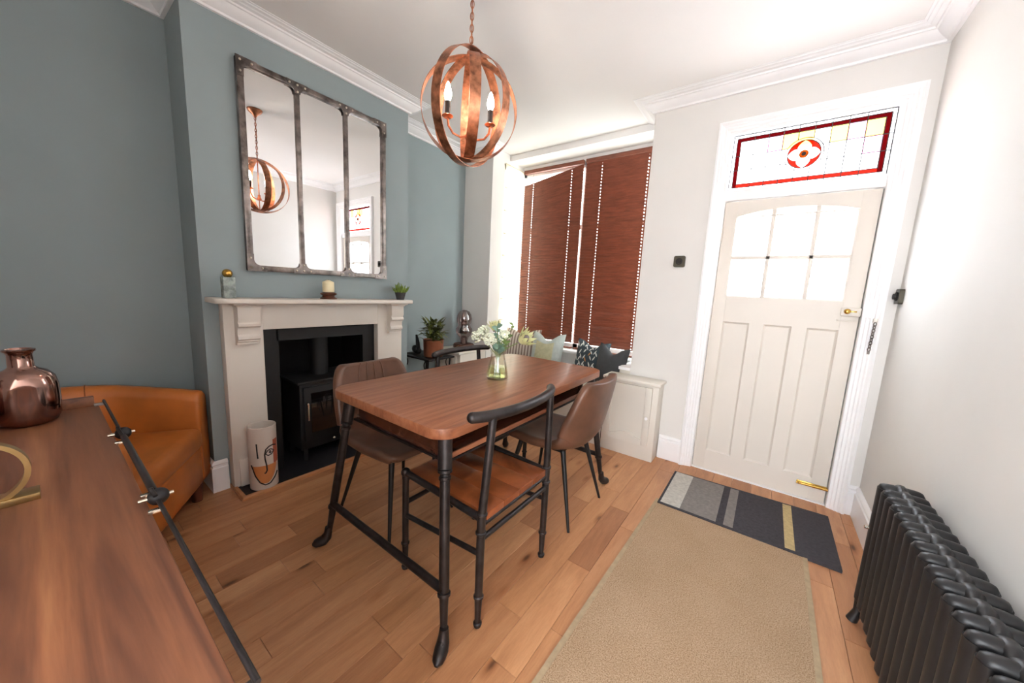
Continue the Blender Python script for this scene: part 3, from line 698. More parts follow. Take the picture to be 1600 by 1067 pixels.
for xs_, xt, xf in ((-1, -2.165, -2.212), (1, -1.505, -1.388)):
    for ys_, yt, yf in ((-1, -2.085, -2.182), (1, -0.775, -0.745)):
        top = V((xt, yt, TZ - 0.04)); ft = V((xf, yf, 0.085)); dr = (top - ft).normalized()
        at = lambda z: ft + (top - ft) * ((z - 0.085) / (top.z - 0.085))
        b = B().tube([at(0.08), at(0.20), at(0.205), at(0.63), at(0.635), at(0.757)], [0.013, 0.0175, 0.019, 0.019, 0.027, 0.027], 16)
        lg = ob('leg', b, 'iron', tb)
        for z, r in ((0.20, 0.024), (0.625, 0.027), (0.600, 0.023)):
            ob('collar', B().tube([at(z - 0.008), at(z - 0.005), at(z + 0.005), at(z + 0.008)], [r - 0.005, r, r, r - 0.005], 16), 'iron', lg)
        o = V((xs_ * 0.45, ys_ * 0.9, 0)).normalized(); c = at(0.04)
        G = V((c.x, c.y, 0))
        b = B().tube([G + V((0, 0, 0.095)) - o * 0.002, G + V((0, 0, 0.07)), G + V((0, 0, 0.045)) + o * 0.006, G + V((0, 0, 0.029)) + o * 0.022, G + V((0, 0, 0.024)) + o * 0.042, G + V((0, 0, 0.021)) + o * 0.058, G + V((0, 0, 0.018)) + o * 0.070], [0.016, 0.0185, 0.023, 0.0255, 0.0235, 0.019, 0.007], 16)
        ob('shoe_foot', b, 'iron', lg)
        ob('shoe_tongue', B().sphere(G + V((0, 0, 0.052)) + o * 0.020, 0.011, 10), 'iron', lg)
fr = lambda x, y, z: V((x, y, z))
ob('stretcher', B().tube([(-2.205, -2.168, 0.215), (-1.404, -2.168, 0.215)], 0.016, 12), 'iron', tb)
ob('stretcher', B().tube([(-2.205, -0.749, 0.215), (-1.404, -0.749, 0.215)], 0.016, 12), 'iron', tb)
ob('apron_bar', B().box(-2.15, -1.52, -2.09, -2.07, TZ - 0.075, TZ - 0.042), 'iron', tb)
ob('apron_bar', B().box(-2.15, -1.52, -0.79, -0.77, TZ - 0.075, TZ - 0.042), 'iron', tb)

# ------------------------------------------------------------------ chairs
def pipe_chair(label):
    t = thing('pipe_chair', label, 'chair', (0, 0, 0), 0, 'iron pipe dining chairs')
    hw, yf, yr = 0.235, 0.225, -0.225         # faces +Y
    w4 = (2 * hw - 0.044) / 4
    for q in range(4):
        x0_ = -hw + 0.022 + q * w4; ob('seat_plank', B().box(x0_ + 0.0004, x0_ + w4 - 0.0004, yr - 0.008, yf + 0.01, 0.440, 0.470, 0.002), 'seatwood', t, local=True)
    for s in (-1, 1):
        b = B().tube([(s * hw, yf, 0.0), (s * hw, yf, 0.018), (s * hw, yf, 0.13), (s * hw, yf, 0.47)], [0.014, 0.011, 0.0145, 0.0145], 14)
        l = ob('leg', b, 'iron', t, local=True)
        for z, r in ((0.012, 0.017), (0.13, 0.019)): ob('collar', B().tube([(s * hw, yf, z - 0.007), (s * hw, yf, z - 0.003), (s * hw, yf, z + 0.003), (s * hw, yf, z + 0.007)], [r - 0.004, r, r, r - 0.004], 14), 'iron', l, local=True)
        ob('elbow', B().sphere((s * hw, yf, 0.476), 0.021, 14), 'iron', l, local=True)
        top = V((s * (hw - 0.03), yr - 0.012, 0.85)); bot = V((s * hw, yr, 0.0)); k = lambda z: V((s * hw, yr, z)) if z < 0.45 else V((s * hw, yr, 0.45)) + (top - V((s * hw, yr, 0.45))) * ((z - 0.45) / 0.40)
        b = B().tube([k(0.0), k(0.018), k(0.13), k(0.45), k(0.85)], [0.014, 0.011, 0.0155, 0.0165, 0.0155], 14)
        l = ob('leg', b, 'iron', t, local=True)
        for z, r in ((0.012, 0.017), (0.13, 0.020), (0.40, 0.021), (0.475, 0.021)): ob('collar', B().tube([k(z - 0.007), k(z - 0.003), k(z + 0.003), k(z + 0.007)], [r - 0.004, r, r, r - 0.004], 14), 'iron', l, local=True)
        ob('seat_rail', B().tube([(s * hw, yf, 0.476), (s * hw, yr, 0.455)], 0.014, 12), 'iron', t, local=True)
        ob('stretcher', B().tube([(s * hw, yf, 0.27), (s * hw, yr, 0.31)], 0.011, 10), 'iron', t, local=True)
    ob('stretcher', B().tube([(-hw, yf, 0.33), (hw, yf, 0.33)], 0.011, 10), 'iron', t, local=True)
    ob('stretcher', B().tube([(-hw, yr, 0.37), (hw, yr, 0.37)], 0.011, 10), 'iron', t, local=True)
    ob('seat_rail', B().tube([(-hw, yr, 0.428), (hw, yr, 0.428)], 0.009, 10), 'iron', t, local=True)
    ob('seat_rail', B().tube([(-hw, yf, 0.445), (hw, yf, 0.445)], 0.011, 10), 'iron', t, local=True)
    pts = []
    for i in range(17):
        a = -1.0 + 2.0 * i / 16; x = 0.272 * math.sin(a * 1.25) / math.sin(1.25); y = yr - 0.034 + 0.062 * (1 - math.cos(a * 1.25)) / (1 - math.cos(1.25)) - 0.0
        pts.append((x, y, 0.850))
    r = ob('back_rail', B().tube(pts, 0.0205, 16), 'iron', t, local=True)
    for e in (0, -1): ob('end_cap', B().sphere(pts[e], 0.0208, 14, (1, 1, 1)), 'iron', r, local=True)
    return t
pc = pipe_chair('iron pipe chair with a wooden plank seat beside the beige runner rug')
pc.location = (-1.575, -1.805, 0); pc.rotation_euler = (0, 0, PI / 2)
dup(pc, (-2.14, -1.14, 0), -PI / 2, 'iron pipe chair by the plant stand, mostly behind the table')

def leather_chair(label):
    t = thing('leather_chair', label, 'chair', (0, 0, 0), 0, 'brown leather dining chairs')
    prof = [(0.25, 0.435), (0.235, 0.462), (0.16, 0.470), (0.03, 0.458), (-0.10, 0.452), (-0.175, 0.470), (-0.212, 0.525), (-0.235, 0.61), (-0.250, 0.69), (-0.262, 0.77), (-0.268, 0.815), (-0.270, 0.838)]
    hwid = [0.17, 0.20, 0.225, 0.235, 0.24, 0.24, 0.238, 0.236, 0.23, 0.218, 0.20, 0.165]
    bow = [0.0, 0.004, 0.012, 0.025, 0.05, 0.075, 0.085, 0.08, 0.065, 0.05, 0.04, 0.03]
    def cr(A, u):
        n = len(A) - 1; x = u * n; i = min(int(x), n - 1); f = x - i; return A[i] + (A[i + 1] - A[i]) * f
    py = [p[0] for p in prof]; pz = [p[1] for p in prof]
    def pt(u, v):
        s = 2 * v - 1; y, z = cr(py, u), cr(pz, u); e = 0.01
        ty, tz = cr(py, min(1, u + e)) - cr(py, max(0, u - e)), cr(pz, min(1, u + e)) - cr(pz, max(0, u - e)); L = math.hypot(ty, tz)
        ny, nz = tz / L, -ty / L           # toward the sitter
        bw = cr(bow, u) * abs(s) ** 2.4
        return V((cr(hwid, u) * s, y + ny * bw, z + nz * bw))
    o = ob('seat_shell', B().grid(pt, 33, 14), 'leather', t, 180, local=True)
    md = o.modifiers.new('thick', 'SOLIDIFY'); md.thickness = 0.05; md.offset = 1.0
    md = o.modifiers.new('soft', 'SUBSURF'); md.levels = 1; md.render_levels = 1
    # make the solidify grow away from the sitter
    for i in range(4):
        v = 0.32 + 0.12 * i
        pts = [pt(u, v) + V((0, 0.002, 0.001)) for u in [0.66 + 0.33 * k / 8 for k in range(9)]]
        ob('seam', B().tube(pts, 0.0035, 8), 'leather', t, local=True)
    ob('under_frame', B().box(-0.13, 0.13, -0.12, 0.14, 0.392, 0.42, 0.004), 'legblk', t, local=True)
    for s in (-1, 1):
        ob('leg', B().tube([(s * 0.14, 0.15, 0.415), (s * 0.215, 0.235, 0.0)], [0.0155, 0.0075], 10), 'legblk', t, local=True)
        ob('leg', B().tube([(s * 0.14, -0.13, 0.415), (s * 0.215, -0.235, 0.0)], [0.0155, 0.0075], 10), 'legblk', t, local=True)
    return t
lc = leather_chair('brown leather bucket chair on the side of the table facing away from the radiator')
lc.location = (-1.560, -1.11, 0); lc.rotation_euler = (0, 0, PI / 2)
dup(lc, (-2.205, -1.795, 0), -PI / 2, 'brown leather chair with stitched channels in front of the fireplace')

# ------------------------------------------------------------------ flowers on the table
FX, FY = -1.792, -1.425
t = thing('glass_vase', 'flared clear glass vase holding flowers on the dining table', 'vase', (FX, FY, TZ))
prof = [(0.0, 0.0), (0.056, 0.0), (0.060, 0.006), (0.059, 0.03), (0.050, 0.08), (0.040, 0.125), (0.038, 0.14), (0.046, 0.165), (0.044, 0.165), (0.036, 0.14), (0.047, 0.08), (0.056, 0.03), (0.054, 0.012), (0, 0.010)]
rings = []
for r, z in prof: rings.append([V((FX + r * (1 + 0.03 * math.cos(10 * a)) * math.cos(a), FY + r * (1 + 0.03 * math.cos(10 * a)) * math.sin(a), TZ + z)) for a in [2 * PI * k / 60 for k in range(60)]])
b = B(); b.loops(rings); ob('vessel', b, 'glass', t)
ob('water', B().lathe([(0, 0.012), (0.052, 0.013), (0.054, 0.03), (0.048, 0.07), (0, 0.07)], (FX, FY, TZ), 30), 'water', t)
rg = random.Random(3)
def leaf_mesh(b, base, dirv, L, wdt, nrm, curl=0.2, n=5):
    d = dirv.normalized(); s = d.cross(nrm)
    s = s.normalized() if s.length > 1e-4 else d.orthogonal().normalized(); nn = s.cross(d); rows = []
    for k in range(n + 1):
        f = k / n; wv = wdt * math.sin(PI * (0.06 + 0.94 * f) ** 0.8) ; c = base + d * (L * f) - nn * (curl * L * f * f)
        rows.append([c - s * wv + nn * wv * 0.25, c, c + s * wv + nn * wv * 0.25])
    b.loops(rows, False, False, False); return b
camdir = V((CAM[0] - FX, CAM[1] - FY, 0)).normalized(); camr = V((-camdir.y, camdir.x, 0))
def hp(r, z, toward=0.0): return V((FX, FY, TZ)) + camr * r + camdir * toward + V((0, 0, z))
def stem_pts(tip, k=6):
    base = V((FX, FY, TZ + 0.015)) - camr * (tip - V((FX, FY, 0))).dot(camr) * 0.18; nk = V((FX, FY, TZ + 0.14)) + camr * (tip - V((FX, FY, 0))).dot(camr) * 0.12
    return [base, (base + nk) / 2, nk, (nk + tip) / 2 + V((0, 0, 0.01)), tip]
def protea(tip, aim, label, s=1.0):
    o = thing('protea_flower', label, 'flower', tip, group='flowers in the glass vase')
    ob('stem', B().tube(stem_pts(tip), 0.0028, 6), 'stem', o)
    aim = aim.normalized(); q = aim.to_track_quat('Z', 'Y').to_matrix()
    ob('flower_heart', B().tube([tip, tip + aim * 0.03 * s, tip + aim * 0.055 * s], [0.012 * s, 0.022 * s, 0.008 * s], 10), 'cone', o)
    for ring, (n, L, sp_) in enumerate(((7, 0.072, 0.45), (9, 0.078, 0.8))):
        for k in range(n):
            a = 2 * PI * k / n + ring * 0.3; od = q @ V((math.cos(a), math.sin(a), 0)); dr = (aim + od * sp_).normalized()
            ob('petal', leaf_mesh(B(), tip + od * 0.008 * s, dr, L * s, 0.0125 * s, aim - od * 0.6, -0.12), 'petal', o)
def cluster(tip, label, r=0.032):
    o = thing('hydrangea_flower', label, 'flower', tip, group='flowers in the glass vase')
    ob('stem', B().tube(stem_pts(tip), 0.0024, 6), 'stem', o)
    b = B()
    for k in range(60):
        v = V((rg.gauss(0, 1), rg.gauss(0, 1), rg.gauss(0, 1) + 0.4)).normalized()
        b.sphere(tip + v * r * rg.uniform(0.75, 1.05), 0.0075, 6, (1, 1, 0.8))
    ob('florets', b, 'floret', o, kind='stuff')
def sprig(tip, label, n, mat, L=0.042, wd=0.016):
    o = thing('leafy_sprig', label, 'foliage', tip, group='flowers in the glass vase')
    sp_ = stem_pts(tip); ob('stem', B().tube(sp_, 0.002, 6), 'stem', o)
    for k in range(n):
        f = k / max(1, n - 1); p = sp_[2] + (tip - sp_[2]) * (0.25 + 0.75 * f); a = k * 2.4
        d = V((math.cos(a), math.sin(a), 0.6)); ob('leaf', leaf_mesh(B(), p, d, L * (1.1 - 0.3 * f), wd, V((0, 0, 1)) + camdir * 0.8, 0.15), mat, o)
protea(hp(0.115, 0.215, 0.02), camr * 0.7 + V((0, 0, 0.6)) + camdir * 0.5, 'pale green protea opening wide on one side of the glass vase', 1.25)
protea(hp(-0.02, 0.265, -0.02), V((0, 0, 1)) - camr * 0.2, 'pale green protea standing upright among the white flowers', 0.95)
cluster(hp(-0.115, 0.238, 0.01), 'white hydrangea cluster leaning outward from the glass vase', 0.034)
cluster(hp(-0.05, 0.225, 0.04), 'white hydrangea cluster low in front of the upright protea', 0.036)
cluster(hp(0.03, 0.245, 0.0), 'white hydrangea cluster tucked behind the wide open protea', 0.034)
cluster(hp(-0.085, 0.265, -0.03), 'white hydrangea cluster at the back edge of the bouquet', 0.03)
sprig(hp(-0.01, 0.295, 0.02), 'blue-green eucalyptus sprig rising in the middle of the bouquet', 9, 'leafblue', 0.045, 0.02)
sprig(hp(0.08, 0.305, -0.03), 'tall dark green sprig at the back of the bouquet', 8, 'leafgreen', 0.04, 0.011)
sprig(hp(0.0, 0.185, 0.06), 'blue-green eucalyptus sprig drooping over the vase rim', 8, 'leafblue', 0.045, 0.021)
sprig(hp(0.05, 0.24, 0.03), 'short fresh green sprig beside the wide open protea', 7, 'leafgreen', 0.045, 0.012)

# ------------------------------------------------------------------ pendant light
LC = V((-1.84, -1.66, 2.13)); LR = 0.222
pn = thing('pendant_light', 'globe pendant lamp of interlocking copper bands hanging on a chain', 'lamp', (LC.x, LC.y, HC))
vaz = math.atan2(CAM[1] - LC.y, CAM[0] - LC.x)
def band(az, tilt, R, wd=0.047):
    # ring in a vertical plane; az = direction of the ring's normal
    b = B(); n = 72; rings = []
    Rm = Matrix.Translation(LC) @ Matrix.Rotation(az, 4, 'Z') @ Matrix.Rotation(tilt, 4, 'Y')
    for k in range(n):
        a = 2 * PI * k / n; c = V((0, math.cos(a), math.sin(a)))
        rings.append([Rm @ (c * r + V((h, 0, 0))) for r, h in ((R - 0.0012, -wd / 2), (R + 0.0012, -wd / 2), (R + 0.0012, wd / 2), (R - 0.0012, wd / 2))])
    b.loops(rings, True, True, False); return b
for az, tl, R in ((vaz + 0.06, 0.0, LR), (vaz + PI / 2 + 0.10, 0.0, LR - 0.006), (vaz + PI / 2 - 0.62, 0.16, LR + 0.016), (vaz + PI / 2 + 0.80, -0.06, LR - 0.003)):
    ob('copper_band', band(az, tl, R), 'copper', pn, 40)
ob('spindle', B().tube([(LC.x, LC.y, LC.z - LR + 0.002), (LC.x, LC.y, LC.z - 0.14), (LC.x, LC.y, LC.z - 0.13), (LC.x, LC.y, LC.z + LR + 0.02)], [0.004, 0.004, 0.0045, 0.0045], 8), 'copper', pn)
ob('hub', B().lathe([(0, -0.13), (0.016, -0.128), (0.018, -0.115), (0.012, -0.10), (0.010, -0.08), (0, -0.078)], LC, 16), 'copper', pn)
for s in (1, -1):
    d = V((math.cos(vaz + 1.78), math.sin(vaz + 1.78), 0)) * s
    p = lambda r, z: LC + d * r + V((0, 0, z))
    ar = ob('lamp_arm', B().tube([p(0.005, -0.115), p(0.04, -0.125), p(0.075, -0.115), p(0.098, -0.085), p(0.102, -0.05)], 0.005, 8), 'copper', pn)
    q = p(0.102, 0)
    ob('drip_pan', B().lathe([(0, -0.052), (0.018, -0.052), (0.026, -0.046), (0.024, -0.043), (0, -0.046)], q, 20), 'copper', ar)
    ob('candle_sleeve', B().lathe([(0, -0.046), (0.0125, -0.046), (0.0125, 0.018), (0, 0.018)], q, 16), 'socket', ar)
    ob('bulb', B().lathe([(0, 0.018), (0.010, 0.018), (0.016, 0.04), (0.0165, 0.052), (0.012, 0.076), (0.006, 0.094), (0, 0.102)], q, 16), 'bulb', ar)
zc = LC.z + LR + 0.012; n = int((HC - 0.05 - zc) / 0.0245)
for i in range(n + 1):
    z = zc + 0.014 + i * (HC - 0.062 - zc) / n; a = (i % 2) * PI / 2 + 0.6
    pts = [(LC.x + 0.0075 * math.cos(q) * math.cos(a), LC.y + 0.0075 * math.cos(q) * math.sin(a), z + 0.0175 * math.sin(q)) for q in [2 * PI * k / 12 for k in range(12)]]
    ob('chain_link', B().tube(pts, 0.0022, 6, True), 'copper', pn)
ob('flex', B().tube([(LC.x + 0.004, LC.y, zc), (LC.x - 0.004, LC.y + 0.003, (zc + HC) / 2), (LC.x, LC.y, HC - 0.03)], 0.0025, 6), 'copper', pn)
ob('ceiling_rose', B().lathe([(0, -0.062), (0.012, -0.06), (0.02, -0.045), (0.05, -0.02), (0.058, -0.004), (0.058, 0.0), (0, 0)], (LC.x, LC.y, HC), 28), 'copper', pn)

# ------------------------------------------------------------------ window seat and cupboards
ws = thing('window_seat', 'low painted window seat under the bay between two cupboards', 'bench', (-2.36, 0.15, 0))
ob('seat_board', B().box(-3.080, -1.642, -0.165, 0.50, 0.42, 0.446, 0.004), 'cupboard', ws)
ob('seat_filler', B().box(-1.645, XR1 - 0.002, 0.003, 0.50, 0.0, 0.446), 'cupboard', ws)
ob('front_panel', B().box(-3.080, -1.642, -0.145, -0.125, 0.0, 0.42), 'cupboard', ws)
eb = thing('ledge_box', 'small boxed-in ledge with white top above the end of the window seat', 'ledge', (-1.55, 0.25, 0.446))
ob('box_body', B().box(-1.572, XR1 - 0.002, 0.006, 0.495, 0.446, 0.672), 'cupboard', eb)
ob('ledge_top', B().box(-1.580, XR1 - 0.002, -0.008, 0.495, 0.672, 0.698, 0.004), 'gloss', eb)
def cupboard(x0, x1, y0, label, knob_right):
    t = thing('cupboard', label, 'cupboard', ((x0 + x1) / 2, y0 / 2, 0), group='painted cupboards flanking the window seat')
    ob('body', B().box(x0 + 0.015, x1 - 0.012, y0 + 0.02, -0.001, 0.0, 0.620, 0.003), 'cupboard', t)
    ob('cupboard_top', B().box(x0, x1 + 0.004, y0 - 0.010, -0.001, 0.620, 0.644, 0.006), 'cupboard', t)
    a, c, z0, z1, yf = x0 + 0.035, x1 - 0.055, 0.125, 0.600, y0 + 0.004 - 0.006
    wv = lambda u: 0.5 - 0.5 * math.cos(2 * PI * u)
    sh = lambda u: 0.5 - 0.5 * math.cos(2 * PI * min(1, max(0, (u - 0.0))))
    b = B(); s = 0.05
    b.box(a, a + s, yf, y0 + 0.022, z0, z1, 0.004).box(c - s, c, yf, y0 + 0.022, z0, z1, 0.004)
    N = 24; bump = lambda u: 0.034 * math.sin(PI * u) ** 2
    xsl = [a + s + (c - a - 2 * s) * k / N for k in range(N + 1)]
    b.poly([(x, z1 - 0.082 + bump(k / N)) for k, x in enumerate(xsl)] + [(c - s, z1), (a + s, z1)], yf, y0 + 0.022, xz(0.0))
    b.poly([(x, z0 + 0.045 + bump(k / N)) for k, x in enumerate(xsl)] + [(c - s, z0), (a + s, z0)], yf, y0 + 0.022, xz(0.0))
    d = ob('cupboard_door', b, 'cupboard', t, 30)
    ob('door_panel', B().box(a + s - 0.005, c - s + 0.005, yf + 0.019, y0 + 0.0215, z0 + 0.02, z1 - 0.02), 'cupboard', d)
    kx = c - 0.022 if knob_right else a + 0.022
    ob('knob', B().lathe([(0, 0), (0.007, 0), (0.006, 0.008), (0.013, 0.016), (0.012, 0.022), (0, 0.025)], n=16, M=Matrix.Translation((kx, yf, 0.36)) @ Matrix.Rotation(PI / 2, 4, 'X')), 'gloss', d)
cupboard(-1.640, -1.184, -0.182, 'painted cupboard with wavy panelled door standing beside the front door', True)
cupboard(XA + 0.002, -3.085, -0.42, 'painted cupboard in the alcove corner carrying the glass dome lamp', False)

# ------------------------------------------------------------------ cushions
def pillow(name, label, mat, w_, h_, t_, loc, rx, rz, ry=0.0, dent=0.07, sub=None):
    root = thing(name, label, 'cushion', loc, rz, 'cushions on the window seat')
    Mx = Matrix.Rotation(ry, 4, 'Y') @ Matrix.Rotation(rx, 4, 'X')
    def S(u, v, side, e=0.0):
        pu, pv = abs(u), abs(v)
        x = w_ / 2 * u * (1 - 0.07 * (1 - pv ** 2)); z = h_ / 2 * v * (1 - 0.07 * (1 - pu ** 2))
        z -= dent * math.exp(-(u / 0.42) ** 2) * max(0, (v + 0.1) / 1.1) ** 2
        th = t_ / 2 * (max(0, 1 - pu ** 3.2) * max(0, 1 - pv ** 3.2)) ** 0.55
        return Mx @ V((x, side * (th + e), z + h_ / 2))
    b = B(); N = 18
    for sd in (-1, 1): b.grid(lambda a, c: S(2 * a - 1, 2 * c - 1, sd), N, N)
    ob('cushion_cover', b, mat, root, 60, local=True)
    return root, S
sy_ = 0.24
r_, S_ = pillow('cushion', 'beige and brown striped cushion at the end of the window seat', 'c_stripe', 0.44, 0.44, 0.15, (-2.84, 0.30, 0.446), math.radians(-14), 0.25, 0.0, 0.06)
r_, S_ = pillow('cushion', 'pale grey linen cushion with a straw-coloured square panel', 'c_grey', 0.39, 0.43, 0.14, (-2.49, 0.27, 0.446), math.radians(-14), 0.08, 0.0, 0.085)
ob('front_panel', B().grid(lambda a, c: S_(-0.62 + 1.15 * a, -0.55 + 1.1 * c, -1, 0.0015), 10, 10), 'c_patch', r_, 60, local=True)
ob('lower_panel', B().grid(lambda a, c: S_(-0.9 + 1.8 * a, -0.96 + 0.42 * c, -1, 0.0012), 10, 4), 'c_white', r_, 60, local=True)
r_, S_ = pillow('cushion', 'dark teal cushion printed with white and gold leaves', 'c_teal', 0.345, 0.41, 0.12, (-1.98, 0.25, 0.446), math.radians(-15), 0.05, 0.05, 0.06)
bw, bo_ = B(), B(); rl = random.Random(5)
for i in range(6):
    u0 = -0.78 + 0.32 * i
    for j in range(5):
        v0 = -0.85 + 0.36 * j + (0.12 if i % 2 else 0)
        if v0 > 0.85: continue
        for sgn in (-1, 1):
            if rl.random() < 0.15: continue
            b_ = bo_ if (i == 2 and j in (2, 3)) else bw; ang = sgn * 0.5; L = 0.30; wd = 0.04; left_, right_ = [], []
            for k in range(5):
                f = k / 4; uu = u0 + sgn * 0.04 + math.sin(ang) * L * f; vv = v0 + math.cos(ang) * L * f; ww = wd * math.sin(PI * (0.04 + 0.92 * f))
                cl = lambda q: max(-0.97, min(0.97, q))
                left_.append(S_(cl(uu - ww * math.cos(ang)), cl(vv + ww * math.sin(ang)), -1, 0.0018)); right_.append(S_(cl(uu + ww * math.cos(ang)), cl(vv - ww * math.sin(ang)), -1, 0.0018))
            b_.loops([left_, right_], False, False, False)
ob('leaf_print', bw, 'c_leafw', r_, 0, local=True, kind='stuff'); ob('leaf_print', bo_, 'c_leafo', r_, 0, local=True, kind='stuff')
pillow('cushion', 'plain charcoal cushion slumped against the end of the window seat', 'c_char', 0.30, 0.41, 0.12, (-1.722, 0.09, 0.446), math.radians(-8), -0.12, 0.10, 0.07)

# dome lamp on the alcove cupboard
gx_, gy_, gz_ = -3.275, -0.17, 0.644
t = thing('dome_lamp', 'double-bulb glass dome lamp on a dark wooden base in the alcove corner', 'lamp', (gx_, gy_, gz_))
ob('wooden_base', B().lathe([(0, 0), (0.108, 0), (0.114, 0.01), (0.114, 0.04), (0.106, 0.05), (0, 0.05)], (gx_, gy_, gz_), 32), 'darkwood', t)
ob('glass_dome', B().lathe([(0.03, 0.05), (0.042, 0.09), (0.05, 0.12), (0.075, 0.15), (0.09, 0.185), (0.088, 0.215), (0.07, 0.24), (0.066, 0.26), (0.078, 0.29), (0.082, 0.33), (0.074, 0.37), (0.052, 0.405), (0.02, 0.42), (0, 0.422)], (gx_, gy_, gz_), 30), 'ambglass', t)
ob('lamp_stem', B().tube([(gx_, gy_, gz_ + 0.05), (gx_, gy_, gz_ + 0.11)], [0.02, 0.014], 12), 'ceramic', t)
b = B(); pts = []
for k in range(60): a = k * 0.55; f = k / 59; r = 0.045 * math.sin(PI * (0.1 + 0.8 * f)); pts.append((gx_ + r * math.cos(a), gy_ + r * math.sin(a), gz_ + 0.13 + 0.25 * f))
ob('wire_lights', b.tube(pts, 0.0012, 5), 'chrome', t)
ob('metal_ball', B().sphere((gx_, gy_, gz_ + 0.195), 0.05, 16), 'steel', t)
ob('cable', B().tube([(gx_ + 0.06, gy_ - 0.085, gz_ + 0.055), (gx_ + 0.02, gy_ - 0.118, gz_ + 0.03), (gx_ - 0.03, gy_ - 0.13, gz_ + 0.004)], 0.002, 6), 'cable', t)

# plant stand
sx_, sy2, sz_ = -3.20, -0.735, 0.645
t = thing('plant_stand', 'black wrought iron plant stand with scrolled legs in the alcove', 'stand', (sx_, sy2, 0))
ob('stand_top', B().box(sx_ - 0.23, sx_ + 0.20, sy2 - 0.16, sy2 + 0.16, sz_ - 0.018, sz_, 0.004), 'ironblk', t)
ob('lower_shelf', B().box(sx_ - 0.19, sx_ + 0.16, sy2 - 0.13, sy2 + 0.13, 0.30, 0.315, 0.004), 'ironblk', t)
for a in (-1, 1):
    for c in (-1, 1):
        bx, by = sx_ - 0.015 + a * 0.19, sy2 + c * 0.135
        pts = [(bx + a * 0.02 * math.sin(z_ * 9), by, z_) for z_ in [0.0 + (sz_ - 0.015) * k / 14 for k in range(15)]]
        pts += [(bx + a * (0.0 - 0.03 * math.sin(q)), by, sz_ - 0.05 - 0.03 * (1 - math.cos(q))) for q in (0.6, 1.4, 2.2, 3.0)]
        ob('leg', B().tube(pts[:15], 0.0085, 8), 'ironblk', t)
        ob('scroll', B().tube([(bx - a * (0.02 + 0.05 * math.sin(q)), by, sz_ - 0.07 + 0.05 * math.cos(q)) for q in [k * 0.35 for k in range(13)]], 0.0055, 6), 'ironblk', t)
px_, py_ = -3.115, -0.745
t = thing('potted_plant', 'bushy dark green plant in a copper pot on the iron stand', 'plant', (px_, py_, sz_))
ob('pot', B().lathe([(0, 0), (0.084, 0), (0.090, 0.006), (0.096, 0.158), (0.1, 0.162), (0.094, 0.164), (0.090, 0.150), (0, 0.150)], (px_, py_, sz_), 32), 'copperpot', t)
b = B()
for i in range(150):
    a = rg.uniform(0, 2 * PI); e = rg.uniform(-0.15, 1.45); rr = rg.uniform(0.02, 0.09)
    base = V((px_ + rr * math.cos(a), py_ + rr * math.sin(a), sz_ + 0.16 + rg.uniform(0.0, 0.16)))
    leaf_mesh(b, base, V((math.cos(a) * math.cos(e), math.sin(a) * math.cos(e), math.sin(e))), rg.uniform(0.05, 0.1), rg.uniform(0.012, 0.02), V((0, 0, 1)), 0.35, 4)
ob('foliage', b, 'plant', t, kind='stuff')
t = thing('ornament', 'black slanted ornament beside the copper plant pot', 'ornament', (-3.33, -0.76, sz_))
ob('blade', B().tube([(-3.31, -0.76, sz_ + 0.03), (-3.32, -0.765, sz_ + 0.10), (-3.335, -0.77, sz_ + 0.185)], [0.018, 0.02, 0.010], 8), 'ironblk', t)
ob('base_lump', B().sphere((-3.355, -0.76, sz_ + 0.04), 0.045, 12, (1, 0.8, 0.9)).sphere((-3.31, -0.76, sz_ + 0.025), 0.03, 10), 'ironblk', t)
solo('tealight', B().lathe([(0, 0), (0.022, 0), (0.024, 0.03), (0.0, 0.03)], (-3.12, -0.83, 0.315), 16), 'wax', 'small ivory tealight on the lower shelf of the iron stand', 'candle', (-3.12, -0.83, 0.315))

# ------------------------------------------------------------------ rugs
ZR = 0.009
b = B()
def rug_pt(u, v, z): # u across, v along
    y = -2.84 + 2.175 * v; xl = -1.095 + 0.075 * (y + 3.3) / 2.6 - 0.01; xr = -0.287 + 0.014 * (y + 3.3) / 2.6
    return V((xl + (xr - xl) * u, y, z))
t = thing('runner_rug', 'long beige woven runner rug along the radiator side of the room', 'rug', (-0.66, -1.75, 0))
b = B().loops([[rug_pt(u, v, 0.0) for u, v in ((0, 0), (1, 0), (1, 1), (0, 1))], [rug_pt(u, v, ZR) for u, v in ((0, 0), (1, 0), (1, 1), (0, 1))]])
ob('rug_body', b, 'sisal', t, 0)
for u0, u1 in ((0, 0.026), (0.974, 1.0)):
    b = B().loops([[rug_pt(u, v, z) for u, v, z in ((u0, vv, 0.0), (u0, vv, ZR + 0.002), (u1, vv, ZR + 0.002), (u1, vv, 0.0))] for vv in (0, 1)]); ob('binding', b, 'sisaledge', t, 0)
t = thing('door_mat', 'striped charcoal and grey mat in front of the front door', 'mat', (-0.577, -0.44, 0))
def mat_pt(x, v, z):
    u = (x + 1.012) / 0.872; ya, yb = -0.712, -0.198 + 0.04 * max(0, u) ** 2
    zz_ = z + (ZR if -0.25 else 0) * 0
    return V((x, ya + (yb - ya) * v, z))
def mstrip(x0, x1, v0, v1, z0, z1): return B().loops([[mat_pt(x, v, z) for x, v in ((x0, v0), (x1, v0), (x1, v1), (x0, v1))] for z in (z0, z1)])
ob('mat_base', mstrip(-1.012, -0.140, 0, 1, 0.0, 0.0145), 'matdark', t, 0)
for x0, x1, m in ((-0.998, -0.885, 'matlight'), (-0.885, -0.690, 'matgrey'), (-0.652, -0.604, 'matgrey'), (-0.366, -0.322, 'matbeige')):
    ob('stripe', mstrip(x0, x1, 0.035, 0.985, 0.012, 0.0158), m, t, 0)

